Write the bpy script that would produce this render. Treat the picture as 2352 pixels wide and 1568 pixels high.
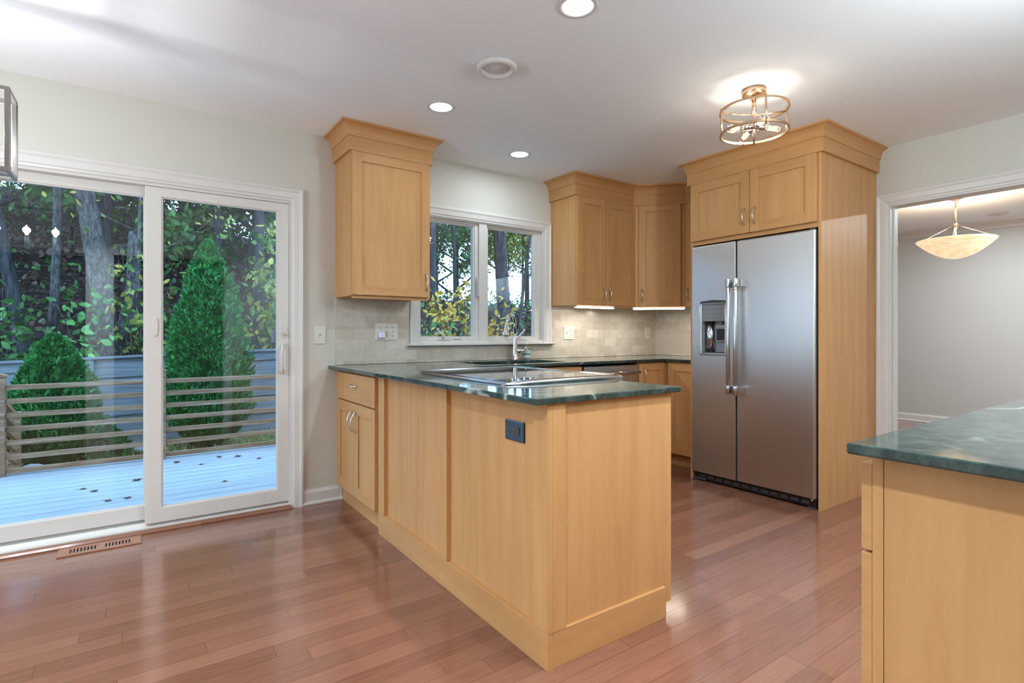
import bpy, bmesh, math, random
import numpy as np
from mathutils import Vector, Matrix
for _o in list(bpy.data.objects): bpy.data.objects.remove(_o, do_unlink=True)
S = bpy.context.scene
COL = S.collection
R = random.Random(7)

# ------------------------------------------------------------------ camera
cam_d = bpy.data.cameras.new('camera'); cam = bpy.data.objects.new('camera', cam_d); COL.objects.link(cam)
cam.location = (0, 0, 1.118)
cam.rotation_euler = (math.pi/2, 0, -(math.pi/2 - .9602))
cam_d.sensor_width = 36; cam_d.lens = 1235.5/2352*36
cam_d.shift_y = -(784-767.3)/2352
cam_d.clip_start = .02; cam_d.clip_end = 200
S.camera = cam
# ------------------------------------------------------------------ world, exposure, lights
W = bpy.data.worlds.new('overcast_sky'); S.world = W; W.use_nodes = True
bg = W.node_tree.nodes['Background']; bg.inputs['Color'].default_value = (.42, .69, 1, 1); bg.inputs['Strength'].default_value = 3.9
S.view_settings.view_transform = 'Standard'; S.view_settings.look = 'None'
S.view_settings.exposure = 0.76; S.view_settings.gamma = 1; S.view_settings.use_curve_mapping = False
cy = S.cycles
cy.use_denoising = True; cy.max_bounces = 9; cy.diffuse_bounces = 5; cy.glossy_bounces = 4; cy.transmission_bounces = 4
cy.transparent_max_bounces = 16; cy.caustics_reflective = False; cy.caustics_refractive = False
cy.sample_clamp_indirect = 4; cy.use_adaptive_sampling = True; cy.adaptive_threshold = .02

def lamp(name, loc, power, color=(1, 1, 1), size=.12, kind='AREA', spread=math.pi, rot=(0, 0, 0), size_y=None):
    d = bpy.data.lights.new(name, kind); d.energy = power; d.color = color
    if kind == 'AREA':
        d.shape = 'DISK' if size_y is None else 'RECTANGLE'; d.size = size; d.spread = spread
        if size_y is not None: d.size_y = size_y
    else: d.shadow_soft_size = size
    o = bpy.data.objects.new(name, d); COL.objects.link(o); o.location = loc; o.rotation_euler = rot
    return o
CAN = [(1.458, 1.622), (1.453, 2.795), (2.306, 3.2)]                       # recessed lights in the picture
CAN_ADDED = [(1.46, .45, 9), (3.0, .40, 5), (-.3, .45, 20), (-1.9, .5, 20), (-1.9, 3.0, 20)]   # unseen ceiling lights added to brighten the room
WARM0 = (.80, .92, 1)
for (x, y), e, sp in zip(CAN, (9, 1.4, 3.0), (140, 160, 180)): lamp('recessed_and_fill_light', (x, y, 2.428), e, WARM0, .11, spread=math.radians(sp))
lamp('counter_fill_light', (2.2, -.02, 2.02), 32, WARM0, .14, 'POINT')   # unseen fill light added above the right counter, no fixture
for x, y, e in CAN_ADDED: lamp('recessed_and_fill_light', (x, y, 2.428), e, WARM0, .11, spread=math.radians(130))
# ------------------------------------------------------------------ materials
def mat(name, color=(.8, .8, .8), rough=.5, metal=0, spec=.5, coat=0, **kw):
    m = bpy.data.materials.new(name); m.use_nodes = True
    b = m.node_tree.nodes['Principled BSDF']
    b.inputs['Base Color'].default_value = (*color, 1); b.inputs['Roughness'].default_value = rough
    b.inputs['Metallic'].default_value = metal; b.inputs['Specular IOR Level'].default_value = spec
    b.inputs['Coat Weight'].default_value = coat; b.inputs['Coat Roughness'].default_value = .12
    for k, v in kw.items(): b.inputs[k].default_value = v
    return m
def nd(m, t, **kw):
    n = m.node_tree.nodes.new(t)
    for k, v in kw.items():
        if k in n.inputs.keys(): n.inputs[k].default_value = v
        else: setattr(n, k, v)
    return n
def ln(m, a, b): m.node_tree.links.new(a, b)
def pb(m): return m.node_tree.nodes['Principled BSDF']
def ramp(m, fac, stops):
    n = nd(m, 'ShaderNodeValToRGB'); e = n.color_ramp.elements
    while len(e) < len(stops): e.new(.5)
    for el, (p, c) in zip(e, stops): el.position = p; el.color = (*c, 1)
    ln(m, fac, n.inputs[0]); return n.outputs[0]
def coords(m, scale=(1, 1, 1), kind='Object'):
    tc = nd(m, 'ShaderNodeTexCoord'); mp = nd(m, 'ShaderNodeMapping'); mp.inputs['Scale'].default_value = scale
    ln(m, tc.outputs[kind], mp.inputs[0]); return mp.outputs[0]
def noise(m, vec, scale, detail=4, rough=.55):
    n = nd(m, 'ShaderNodeTexNoise'); n.inputs['Scale'].default_value = scale; n.inputs['Detail'].default_value = detail; n.inputs['Roughness'].default_value = rough
    ln(m, vec, n.inputs['Vector']); return n.outputs['Fac']
def bump(m, h, strength=.1, dist=.002):
    b = nd(m, 'ShaderNodeBump'); b.inputs['Strength'].default_value = strength; b.inputs['Distance'].default_value = dist
    ln(m, h, b.inputs['Height']); ln(m, b.outputs[0], pb(m).inputs['Normal'])

def wood(name, scale, a, b, c, rough=.42):
    m = mat(name, a, rough, spec=.22, coat=0)
    v = coords(m, scale)
    f = noise(m, v, 6, 5, .6)
    ln(m, ramp(m, f, [(.25, a), (.5, b), (.75, c)]), pb(m).inputs['Base Color'])
    return m
MA, MB_, MC = (.515, .268, .106), (.580, .316, .130), (.622, .354, .155)
maple = wood('maple_upright_grain', (3, 3, .25), MA, MB_, MC)
maple_h = wood('maple_level_grain', (.25, .25, 3), (.503, .258, .100), (.568, .304, .124), (.610, .342, .147))

def painted(name, c, rough=.6, spec=.3):
    m = mat(name, c, rough, spec=spec); f = noise(m, coords(m), 180, 2); bump(m, f, .04, .001); return m
wall_paint = painted('wall_paint_warm_white', (.630, .620, .565))
ceil_paint = painted('ceiling_paint', (.93, .955, .985), .8, .15)
trim_white = mat('white_trim_gloss_paint', (.70, .69, .67), .32)
vinyl = mat('white_vinyl', (.685, .67, .645), .38)
dining_paint = painted('dining_wall_paint', (.57, .58, .57))

# floor: strip oak, boards along x
floor_m = mat('red_oak_strip_floor', (.3, .11, .05), .18, spec=.5, coat=.5)
def _floor(m):
    tc = nd(m, 'ShaderNodeTexCoord'); sx = nd(m, 'ShaderNodeSeparateXYZ'); ln(m, tc.outputs['Object'], sx.inputs[0])
    def M(op, a, b=None):
        n = nd(m, 'ShaderNodeMath', operation=op)
        for i, q in enumerate((a, b)):
            if q is None: continue
            if isinstance(q, (int, float)): n.inputs[i].default_value = q
            else: ln(m, q, n.inputs[i])
        return n.outputs[0]
    row = M('FLOOR', M('DIVIDE', sx.outputs[1], .083))
    wn = nd(m, 'ShaderNodeTexWhiteNoise', noise_dimensions='1D'); ln(m, row, wn.inputs['W'])
    x = M('ADD', sx.outputs[0], M('MULTIPLY', wn.outputs[0], 7.3))
    cx = nd(m, 'ShaderNodeCombineXYZ'); ln(m, x, cx.inputs[0]); ln(m, sx.outputs[1], cx.inputs[1])
    br = nd(m, 'ShaderNodeTexBrick', offset=0.0)
    for k, v in (('Scale', 1), ('Mortar Size', .0010), ('Mortar Smooth', .3), ('Bias', 0), ('Brick Width', 1.15), ('Row Height', .083)): br.inputs[k].default_value = v
    br.inputs['Color1'].default_value = (.0, .0, .0, 1); br.inputs['Color2'].default_value = (1, 1, 1, 1); br.inputs['Mortar'].default_value = (.5, .5, .5, 1)
    ln(m, cx.outputs[0], br.inputs['Vector'])
    mp = nd(m, 'ShaderNodeMapping'); mp.inputs['Scale'].default_value = (1.6, 26, 1); ln(m, cx.outputs[0], mp.inputs[0])
    g = noise(m, mp.outputs[0], 3.2, 6, .65)
    tone = M('ADD', M('MULTIPLY', br.outputs['Color'], .38), M('MULTIPLY', g, .62))
    c = ramp(m, tone, [(.18, (.150, .058, .034)), (.5, (.232, .098, .060)), (.85, (.305, .142, .091))])
    mix = nd(m, 'ShaderNodeMixRGB'); mix.inputs[2].default_value = (.10, .045, .028, 1)
    ln(m, br.outputs['Fac'], mix.inputs[0]); ln(m, c, mix.inputs[1]); ln(m, mix.outputs[0], pb(m).inputs['Base Color'])
    inv = M('SUBTRACT', 1, br.outputs['Fac']); wav = noise(m, mp.outputs[0], .8, 2)
    bump(m, M('ADD', inv, M('MULTIPLY', wav, .5)), .12, .002)
_floor(floor_m)

def stone(name):
    m = mat(name, (.03, .08, .07), .06, spec=.5)
    v = coords(m)
    a = noise(m, v, 15, 9, .78); b = noise(m, v, 2.3, 2.5, .5)
    base = ramp(m, a, [(.30, (.010, .022, .020)), (.5, (.032, .055, .050)), (.70, (.095, .130, .120))])
    s = nd(m, 'ShaderNodeMath', operation='SUBTRACT'); ln(m, b, s.inputs[0]); s.inputs[1].default_value = .5
    ab = nd(m, 'ShaderNodeMath', operation='ABSOLUTE'); ln(m, s.outputs[0], ab.inputs[0])
    vein = ramp(m, ab.outputs[0], [(0, (1, 1, 1)), (.004, (.5, .5, .5)), (.009, (0, 0, 0))])
    k = ramp(m, noise(m, v, 1.7, 3), [(.46, (0, 0, 0)), (.58, (1, 1, 1))])
    mu = nd(m, 'ShaderNodeMixRGB', blend_type='MULTIPLY'); mu.inputs[0].default_value = 1; ln(m, vein, mu.inputs[1]); ln(m, k, mu.inputs[2])
    mx = nd(m, 'ShaderNodeMixRGB'); mx.inputs[2].default_value = (.42, .50, .46, 1)
    ln(m, mu.outputs[0], mx.inputs[0]); ln(m, base, mx.inputs[1]); ln(m, mx.outputs[0], pb(m).inputs['Base Color'])
    return m
granite = stone('polished_green_marble')

def tile():
    m = mat('cream_marble_tile', (.6, .55, .48), .18)
    tc = nd(m, 'ShaderNodeTexCoord'); sx = nd(m, 'ShaderNodeSeparateXYZ'); ln(m, tc.outputs['Object'], sx.inputs[0])
    su = nd(m, 'ShaderNodeMath', operation='SUBTRACT'); ln(m, sx.outputs[0], su.inputs[0]); ln(m, sx.outputs[1], su.inputs[1])
    cx = nd(m, 'ShaderNodeCombineXYZ'); ln(m, su.outputs[0], cx.inputs[0]); ln(m, sx.outputs[2], cx.inputs[1])
    mp = nd(m, 'ShaderNodeMapping'); mp.inputs['Location'].default_value = (.03, 0, 0); ln(m, cx.outputs[0], mp.inputs[0])
    br = nd(m, 'ShaderNodeTexBrick', offset=.5)
    for k, v in (('Scale', 1), ('Mortar Size', .0009), ('Mortar Smooth', .2), ('Brick Width', .154), ('Row Height', .0775)): br.inputs[k].default_value = v
    br.inputs['Color1'].default_value = (.560, .505, .425, 1); br.inputs['Color2'].default_value = (.690, .655, .585, 1); br.inputs['Mortar'].default_value = (.50, .46, .40, 1)
    ln(m, mp.outputs[0], br.inputs['Vector'])
    f = ramp(m, noise(m, tc.outputs['Object'], 22, 7, .7), [(.3, (.86, .83, .80)), (.55, (1, 1, 1))])
    mu = nd(m, 'ShaderNodeMixRGB', blend_type='MULTIPLY'); mu.inputs[0].default_value = 1
    ln(m, br.outputs['Color'], mu.inputs[1]); ln(m, f, mu.inputs[2]); ln(m, mu.outputs[0], pb(m).inputs['Base Color'])
    inv = nd(m, 'ShaderNodeMath', operation='SUBTRACT'); inv.inputs[0].default_value = 1; ln(m, br.outputs['Fac'], inv.inputs[1])
    bump(m, inv.outputs[0], .25, .001)
    return m
tile_m = tile()

def steel(name, c=(.575, .570, .565), rough=.36, scale=(2, 2, 120)):
    m = mat(name, c, rough, 1, Anisotropic=.4)
    f = noise(m, coords(m, scale), 8, 4)
    mr = nd(m, 'ShaderNodeMapRange'); mr.inputs['To Min'].default_value = rough-.015; mr.inputs['To Max'].default_value = rough+.015
    ln(m, f, mr.inputs[0]); ln(m, mr.outputs[0], pb(m).inputs['Roughness'])
    return m
inox = steel('brushed_stainless_steel'); inox_bar = mat('satin_stainless_bar', (.60, .62, .65), .2, 1)
chrome = mat('polished_chrome', (.78, .78, .79), .07, 1); nickel = mat('satin_nickel', (.68, .66, .62), .2, 1)
copper = mat('copper_band', (.72, .47, .36), .25, 1)
brass = mat('warm_brushed_brass', (.74, .52, .34), .26, 1); hinge_brass = mat('aged_brass', (.50, .33, .16), .35, 1)
black_glass = mat('black_ceramic_glass', (.008, .008, .009), .03, spec=.6)
black_pl = mat('black_plastic', (.012, .012, .013), .35); dark_grey = mat('charcoal_plastic', (.05, .052, .056), .4)
grey_pl = mat('silver_grey_plastic', (.30, .31, .33), .35)
almond = mat('almond_plastic', (.72, .71, .65), .35); white_pl = mat('white_plastic', (.82, .82, .84), .35)
sink_m = mat('dark_composite_sink', (.012, .018, .017), .3)
void = mat('dark_slot', (.01, .01, .01), .8)
sconce_alabaster = None
def emit(name, c, s):
    m = bpy.data.materials.new(name); m.use_nodes = True; n = m.node_tree.nodes; n.clear()
    e = n.new('ShaderNodeEmission'); e.inputs[0].default_value = (*c, 1); e.inputs[1].default_value = s
    o = n.new('ShaderNodeOutputMaterial'); m.node_tree.links.new(e.outputs[0], o.inputs[0]); return m
led = emit('led_lens_glow', (1, .98, .96), 6); tube_glow = emit('led_strip_glow', (1, .93, .80), 9)
filament = emit('amber_filament_glow', (1, .58, .20), 3); candle_glow = emit('candle_bulb_glow', (.95, .97, 1), 30)
blue_glow = emit('blue_indicator_glow', (.22, .20, 1), 1.6)
def pane_glass(name, tint, f0=.04, f90=1.0):
    """thin clear pane: transmits with a tint, mirrors more towards grazing angles on both faces"""
    m = bpy.data.materials.new(name); m.use_nodes = True; n = m.node_tree.nodes; n.clear(); l = m.node_tree.links
    t = n.new('ShaderNodeBsdfTransparent'); t.inputs[0].default_value = (*tint, 1)
    g = n.new('ShaderNodeBsdfGlossy'); g.inputs['Roughness'].default_value = 0
    lw = n.new('ShaderNodeLayerWeight'); lw.inputs[0].default_value = .5
    pw = n.new('ShaderNodeMath'); pw.operation = 'POWER'; pw.inputs[1].default_value = 5; l.new(lw.outputs['Facing'], pw.inputs[0])
    ma = n.new('ShaderNodeMath'); ma.operation = 'MULTIPLY_ADD'; ma.inputs[1].default_value = f90-f0; ma.inputs[2].default_value = f0; l.new(pw.outputs[0], ma.inputs[0])
    x = n.new('ShaderNodeMixShader'); o = n.new('ShaderNodeOutputMaterial')
    l.new(ma.outputs[0], x.inputs[0]); l.new(t.outputs[0], x.inputs[1]); l.new(g.outputs[0], x.inputs[2]); l.new(x.outputs[0], o.inputs[0]); return m
glass = pane_glass('window_glass', (.92, .96, 1)); bulb_glass = pane_glass('clear_bulb_glass', (.99, .95, .88), .03, .5)

# ------------------------------------------------------------------ mesh helpers
OFF = {}
class Mesh:
    def __init__(s, M=None): s.v = []; s.f = []; s.m = []; s.sm = []; s.M = M
    def add(s, vs, fs, m=0, smooth=False):
        b = len(s.v)
        for p in vs:
            p = Vector(p); s.v.append(tuple(s.M @ p if s.M else p))
        for f in fs: s.f.append(tuple(b+i for i in f)); s.m.append(m); s.sm.append(smooth)
    def box(s, x0, x1, y0, y1, z0, z1, m=0):
        s.add([(x, y, z) for x in (x0, x1) for y in (y0, y1) for z in (z0, z1)],
              [(0, 1, 3, 2), (4, 6, 7, 5), (0, 4, 5, 1), (2, 3, 7, 6), (0, 2, 6, 4), (1, 5, 7, 3)], m); return s
    def prism(s, poly, axis, a, b, m=0, smooth=False):
        n = len(poly)
        def P(p, h): return {'x': (h, p[0], p[1]), 'y': (p[0], h, p[1]), 'z': (p[0], p[1], h)}[axis]
        s.add([P(p, a) for p in poly]+[P(p, b) for p in poly], [(i, (i+1) % n, n+(i+1) % n, n+i) for i in range(n)], m, smooth)
        s.add([P(p, a) for p in poly], [tuple(range(n))], m); s.add([P(p, b) for p in poly], [tuple(range(n))], m); return s
    def tube(s, pts, r, n=10, m=0):
        pts = [Vector(p) for p in pts]; k = len(pts); rs = r if isinstance(r, (list, tuple)) else [r]*k
        vs = []; up = None
        for i, p in enumerate(pts):
            t = (pts[min(i+1, k-1)]-pts[max(i-1, 0)]).normalized()
            if up is None: up = Vector((0, 0, 1)) if abs(t.z) < .9 else Vector((1, 0, 0))
            a = t.cross(up).normalized(); up = a.cross(t).normalized()
            for j in range(n):
                q = 2*math.pi*j/n; vs.append(p+(a*math.cos(q)+up*math.sin(q))*rs[i])
        fs = [(i*n+j, i*n+(j+1) % n, (i+1)*n+(j+1) % n, (i+1)*n+j) for i in range(k-1) for j in range(n)]
        s.add(vs, fs, m, True); s.add(vs[:n], [tuple(range(n))], m); s.add(vs[-n:], [tuple(range(n))], m); return s
    def lathe(s, prof, o=(0, 0, 0), n=28, m=0, axis=(0, 0, 1), caps=True, smooth=True):
        q = Vector((0, 0, 1)).rotation_difference(Vector(axis)); o = Vector(o); k = len(prof); vs = []
        for r, z in prof:
            for j in range(n):
                a = 2*math.pi*j/n; vs.append(o+q @ Vector((r*math.cos(a), r*math.sin(a), z)))
        fs = [(i*n+j, i*n+(j+1) % n, (i+1)*n+(j+1) % n, (i+1)*n+j) for i in range(k-1) for j in range(n)]
        s.add(vs, fs, m, smooth)
        if caps:
            if prof[0][0] > 1e-5: s.add(vs[:n], [tuple(range(n))], m)
            if prof[-1][0] > 1e-5: s.add(vs[-n:], [tuple(range(n))], m)
        return s
    def sweep(s, path, prof, m=0, closed=False):
        """profile (outward, height) run along a plan path with mitred corners; outward is to the right of travel"""
        n = len(path); P = [Vector(p) for p in path]; seg = n if closed else n-1
        nor = []
        for i in range(seg):
            d = (P[(i+1) % n]-P[i]).normalized(); nor.append(Vector((d.y, -d.x)))
        off = []
        for i in range(n):
            a = nor[i-1] if (i > 0 or closed) else nor[0]; b = nor[i % seg] if (i < seg or closed) else nor[-1]
            h = (a+b).normalized(); off.append(h/max(.2, h.dot(a)))
        k = len(prof); vs = []
        for i in range(n):
            for o, z in prof: q = P[i]+off[i]*o; vs.append((q.x, q.y, z))
        fs = [(i*k+j, i*k+(j+1) % k, ((i+1) % n)*k+(j+1) % k, ((i+1) % n)*k+j) for i in range(seg) for j in range(k)]
        s.add(vs, fs, m)
        if not closed: s.add(vs[:k], [tuple(range(k))], m); s.add(vs[-k:], [tuple(range(k))], m)
        return s
    def plate_hole(s, x0, x1, z0, z1, a0, a1, b0, b1, yf, yb, m=0):
        o = [(x0, z0), (x1, z0), (x1, z1), (x0, z1)]; h = [(a0, b0), (a1, b0), (a1, b1), (a0, b1)]
        vs = [(p, yf, q) for p, q in o]+[(p, yf, q) for p, q in h]+[(p, yb, q) for p, q in o]+[(p, yb, q) for p, q in h]
        fs = []
        for i in range(4):
            j = (i+1) % 4
            fs += [(i, j, 4+j, 4+i), (8+i, 8+j, 12+j, 12+i), (i, j, 8+j, 8+i), (4+i, 4+j, 12+j, 12+i)]
        s.add(vs, fs, m); return s
    def slab(s, xs, ys, inside, z0, z1, m=0):
        """flat slab made of grid cells with shared corners"""
        idx = {}; V = []; F = []
        def g(i, j, z):
            if (i, j, z) not in idx: idx[(i, j, z)] = len(V); V.append((xs[i], ys[j], z))
            return idx[(i, j, z)]
        ok = {(i, j) for i in range(len(xs)-1) for j in range(len(ys)-1) if inside((xs[i]+xs[i+1])/2, (ys[j]+ys[j+1])/2)}
        for i, j in ok:
            for z in (z0, z1): F.append((g(i, j, z), g(i+1, j, z), g(i+1, j+1, z), g(i, j+1, z)))
            for (di, dj), e in {(-1, 0): ((i, j), (i, j+1)), (1, 0): ((i+1, j), (i+1, j+1)), (0, -1): ((i, j), (i+1, j)), (0, 1): ((i, j+1), (i+1, j+1))}.items():
                if (i+di, j+dj) not in ok: F.append((g(*e[0], z0), g(*e[1], z0), g(*e[1], z1), g(*e[0], z1)))
        s.add(V, F, m); return s
    def build(s, name, mats, parent=None, bevel=0, seg=2):
        off = OFF.get(parent.name, Vector((0, 0, 0))) if parent else Vector((0, 0, 0))
        me = bpy.data.meshes.new(name); me.from_pydata([tuple(Vector(p)-off) for p in s.v], [], s.f)
        mats = mats if isinstance(mats, (list, tuple)) else [mats]
        for q in mats: me.materials.append(q)
        me.polygons.foreach_set('material_index', s.m); me.polygons.foreach_set('use_smooth', s.sm)
        b = bmesh.new(); b.from_mesh(me)
        bmesh.ops.remove_doubles(b, verts=b.verts, dist=1e-6)
        bmesh.ops.recalc_face_normals(b, faces=b.faces); b.to_mesh(me); b.free(); me.update()
        o = bpy.data.objects.new(name, me); COL.objects.link(o); o.parent = parent; OFF[o.name] = off
        if bevel:
            w = o.modifiers.new('edge', 'BEVEL'); w.width = bevel; w.segments = seg; w.limit_method = 'ANGLE'; w.angle_limit = math.radians(40)
        return o
def thing(name, label, cat, loc, group=None):
    o = bpy.data.objects.new(name, None); COL.objects.link(o); o.location = loc; o.empty_display_size = .1
    OFF[o.name] = Vector(loc); o['label'] = label; o['category'] = cat
    if group: o['group'] = group
    return o
def tag(o, label, cat, group=None, kind=None):
    o['label'] = label; o['category'] = cat
    if group: o['group'] = group
    if kind: o['kind'] = kind
    return o
def struct(o, label=None):
    o['kind'] = 'structure'
    if label: o['label'] = label
    return o
def frame(origin, facing):
    a = {'-y': 0, '-x': -90, '+y': 180, '+x': 90, 'diag': -45}[facing]
    return Matrix.Translation(Vector(origin)) @ Matrix.Rotation(math.radians(a), 4, 'Z')
def shaker(M, x0, x1, z0, z1, fr=.060, th=.020, rec=.009):
    m = Mesh(M)
    m.box(x0, x0+fr, 0, th, z0, z1); m.box(x1-fr, x1, 0, th, z0, z1)
    m.box(x0+fr, x1-fr, 0, th, z0, z0+fr, 1); m.box(x0+fr, x1-fr, 0, th, z1-fr, z1, 1)
    m.box(x0+fr-.004, x1-fr+.004, rec, th-.002, z0+fr-.004, z1-fr+.004)
    return m
def bow(M, p, L=.115, h=.030, upright=True, r=.0046):
    """arched bow pull; p = centre of its foot line on the door face, local frame"""
    m = Mesh(M); pts = []; rs = []
    for i in range(15):
        t = i/14; a = (t-.5)*L; d = -h*math.sin(math.pi*t)**.75
        pts.append((p[0], p[1]+d, p[2]+a) if upright else (p[0]+a, p[1]+d, p[2])); rs.append(r*(1.45 if i in (0, 14) else 1.2-.35*math.sin(math.pi*t)))
    return m.tube(pts, rs, 10)
# ================================================================== SETTING
YB, XR, ZC = 3.661, 4.35, 2.438
XL, YF = -3.2, -.2
YO = YB+.15
DX = 8.2                                                                   # far wall of the dining room
f = Mesh(); f.box(XL, DX, -4.0, YB, -.06, 0); f.box(XR, DX, YB, 4.6, -.06, 0); f.box(-.74, .83, YB, YO, -.06, -.004); struct(f.build('floor', floor_m), 'glossy red oak strip floor')
c = Mesh(); c.box(XL-.2, DX+.2, -4.2, 4.8, ZC, ZC+.1); struct(c.build('ceiling', ceil_paint), 'smooth white ceiling')
DL, DRR, DH = -.735, .828, 1.984                                            # sliding door opening
WL, WRR, WB, WT = 1.715, 2.90, 1.046, 2.018                                # window opening
w = Mesh()
w.box(XL-.15, DL, YB, YO, -.5, ZC); w.box(DL, DRR, YB, YO, DH, ZC); w.box(DRR, WL, YB, YO, -.5, ZC)
w.box(WL, WRR, YB, YO, -.5, WB); w.box(WL, WRR, YB, YO, WT, ZC); w.box(WRR, XR+.12, YB, YO, -.5, ZC)
struct(w.build('wall_back', wall_paint), 'warm white wall with sliding door and window')
OP0, OP1, OPH = .30, 1.588, 2.032                                           # cased opening to the dining room
w = Mesh(); w.box(XR, XR+.12, OP1, YB, 0, ZC); w.box(XR, XR+.12, OP0, OP1, OPH, ZC); w.box(XR, XR+.12, YF-.12, OP0, 0, ZC)
struct(w.build('wall_right', wall_paint), 'warm white wall beside the refrigerator')
w = Mesh(); LW0, LW1, LZ0, LZ1 = .15, 3.35, .25, 2.25
w.box(XL-.15, XL, -4.0, LW0, 0, ZC); w.box(XL-.15, XL, LW1, YB, 0, ZC); w.box(XL-.15, XL, LW0, LW1, 0, LZ0); w.box(XL-.15, XL, LW0, LW1, LZ1, ZC)
struct(w.build('wall_left', wall_paint))
w = Mesh(); HO0, HO1 = -.22, .92
w.box(XL, -2.7, YF-.12, YF, 0, ZC); w.box(-2.7, -.46, YF-.12, YF, 2.03, ZC); w.box(-.46, HO0, YF-.12, YF, 0, ZC); w.box(HO0, HO1, YF-.12, YF, 2.03, ZC); w.box(HO1, XR, YF-.12, YF, 0, ZC)
struct(w.build('wall_front', wall_paint))
w = Mesh(); w.box(XL, XR, -4.1, -4.0, 0, ZC); w.box(XR, XR+.1, -4.0, YF-.12, 0, ZC); struct(w.build('wall_hall', dining_paint))
w = Mesh(); w.box(DX, DX+.1, -1.0, 4.6, 0, ZC); w.box(XR+.12, DX, 4.5, 4.6, 0, ZC); w.box(XR+.12, DX, -1.0, -.9, 0, ZC)
w.box(XR, XR+.12, YB, 4.6, 0, ZC); w.box(XR, XR+.12, -1, YF-.12, 0, ZC)
struct(w.build('wall_dining', dining_paint), 'pale grey dining room wall')
lamp('hall_fill_light', (1.6, -3.2, 2.40), 1.2, (1, .95, .88), .15)  # unseen light added to keep the hall dimly lit
lamp('dining_fill_light', (6.4, .4, 2.40), 34, (.90, .96, 1), .15); lamp('dining_fill_light', (7.1, 1.75, 2.40), 12, (.90, .96, 1), .15)  # added lights without fixtures that brighten the dining room
# casings --------------------------------------------------------------
CAS = [(0, 0), (0, .010), (.012, .012), (.018, .017), (.050, .020), (.062, .026), (.072, .026), (.078, .020), (.078, 0)]
def casing(name, path, M, mat_=trim_white, prof=CAS):
    m = Mesh(M); m.sweep(path, prof); return struct(m.build(name, mat_))
MB_back = Matrix(((1, 0, 0, 0), (0, 0, -1, YB), (0, 1, 0, 0), (0, 0, 0, 1)))      # plan (x,z), height out of the back wall
casing('trim_1', [(DRR-.010, 0), (DRR-.010, DH-.008), (DL+.010, DH-.008), (DL+.010, 0)], MB_back)['label'] = 'white moulded casing around the sliding door'
casing('trim_2', [(WRR-.008, WB), (WRR-.008, WT-.008), (WL+.008, WT-.008), (WL+.008, WB)], MB_back)['label'] = 'white moulded casing around the kitchen window'
MB_right = Matrix(((0, 0, -1, XR), (1, 0, 0, 0), (0, 1, 0, 0), (0, 0, 0, 1)))
casing('trim_3', [(OP1-.006, 0), (OP1-.006, OPH-.004), (OP0+.006, OPH-.004), (OP0+.006, 0)], MB_right)['label'] = 'white moulded casing around the dining room opening'
MB_front = Matrix(((1, 0, 0, 0), (0, 0, 1, YF), (0, 1, 0, 0), (0, 0, 0, 1)))
casing('trim_4', [(HO1, 0), (HO1, 2.03), (HO0, 2.03), (HO0, 0)], MB_front)
m = Mesh(); m.box(HO0, HO0+.016, YF-.12, YF, 0, 2.03); m.box(HO1-.016, HO1, YF-.12, YF, 0, 2.03); struct(m.build('trim_5', trim_white))
m = Mesh(Matrix(((1, 0, 0, 0), (0, 1, 0, 0), (0, 0, 1, 0), (0, 0, 0, 1))))
BASEP = [(0, 0), (.024, 0), (.026, .008), (.022, .018), (.014, .022), (.014, .080), (.008, .090), (.004, .100), (0, .100)]
m.sweep([(1.148, YB), (.890, YB)][::-1], BASEP); struct(m.build('baseboard_back', trim_white), 'white baseboard between sliding door and cabinets')
m = Mesh(); m.sweep([(XL, YB), (-.80, YB)], BASEP); m.sweep([(XL, YF), (XL, YB)], BASEP); struct(m.build('baseboard_left', trim_white))
m = Mesh(); m.sweep([(DX, 4.5), (DX, -.9)], BASEP); struct(m.build('baseboard_dining', trim_white), 'white baseboard in the dining room')
CROWN2 = [(0, 0), (0, -.09), (.012, -.09), (.018, -.07), (.05, -.028), (.066, -.02), (.07, 0)]
m = Mesh(); m.sweep([(DX, 4.5), (DX, -.9)], [(o, ZC+z) for o, z in CROWN2]); struct(m.build('trim_6', trim_white), 'white crown moulding in the dining room')
# cased opening (jambs, stops, hinge) ---------------------------------------
d2 = bpy.data.objects.new('door_2', None); COL.objects.link(d2); d2.location = (XR, OP1, 0); OFF[d2.name] = Vector(d2.location); struct(d2, 'white cased opening to the dining room')
m = Mesh(); J = .016
m.box(XR-.002, XR+.122, OP1-J, OP1, 0, OPH); m.box(XR-.002, XR+.122, OP0, OP0+J, 0, OPH); m.box(XR-.002, XR+.122, OP0+J, OP1-J, OPH-J, OPH); m.build('jamb', trim_white, d2)
m = Mesh(); m.box(XR+.035, XR+.075, OP1-J-.012, OP1-J, 0, OPH-J); m.box(XR+.035, XR+.075, OP0+J, OP0+J+.012, 0, OPH-J); m.build('door_stop', trim_white, d2, .002)
m = Mesh(); m.box(XR+.080, XR+.118, OP1-J-.0025, OP1-J, 1.700, 1.790)
m.tube([(XR+.079, OP1-J-.006, 1.698), (XR+.079, OP1-J-.006, 1.792)], .006, 10)
for zz in (1.717, 1.773): m.lathe([(.004, 0), (.003, .0012)], (XR+.10, OP1-J-.0025, zz), 10, 0, (0, -1, 0))
m.build('hinge', hinge_brass, d2)['label'] = 'brass hinge leaf'
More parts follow.
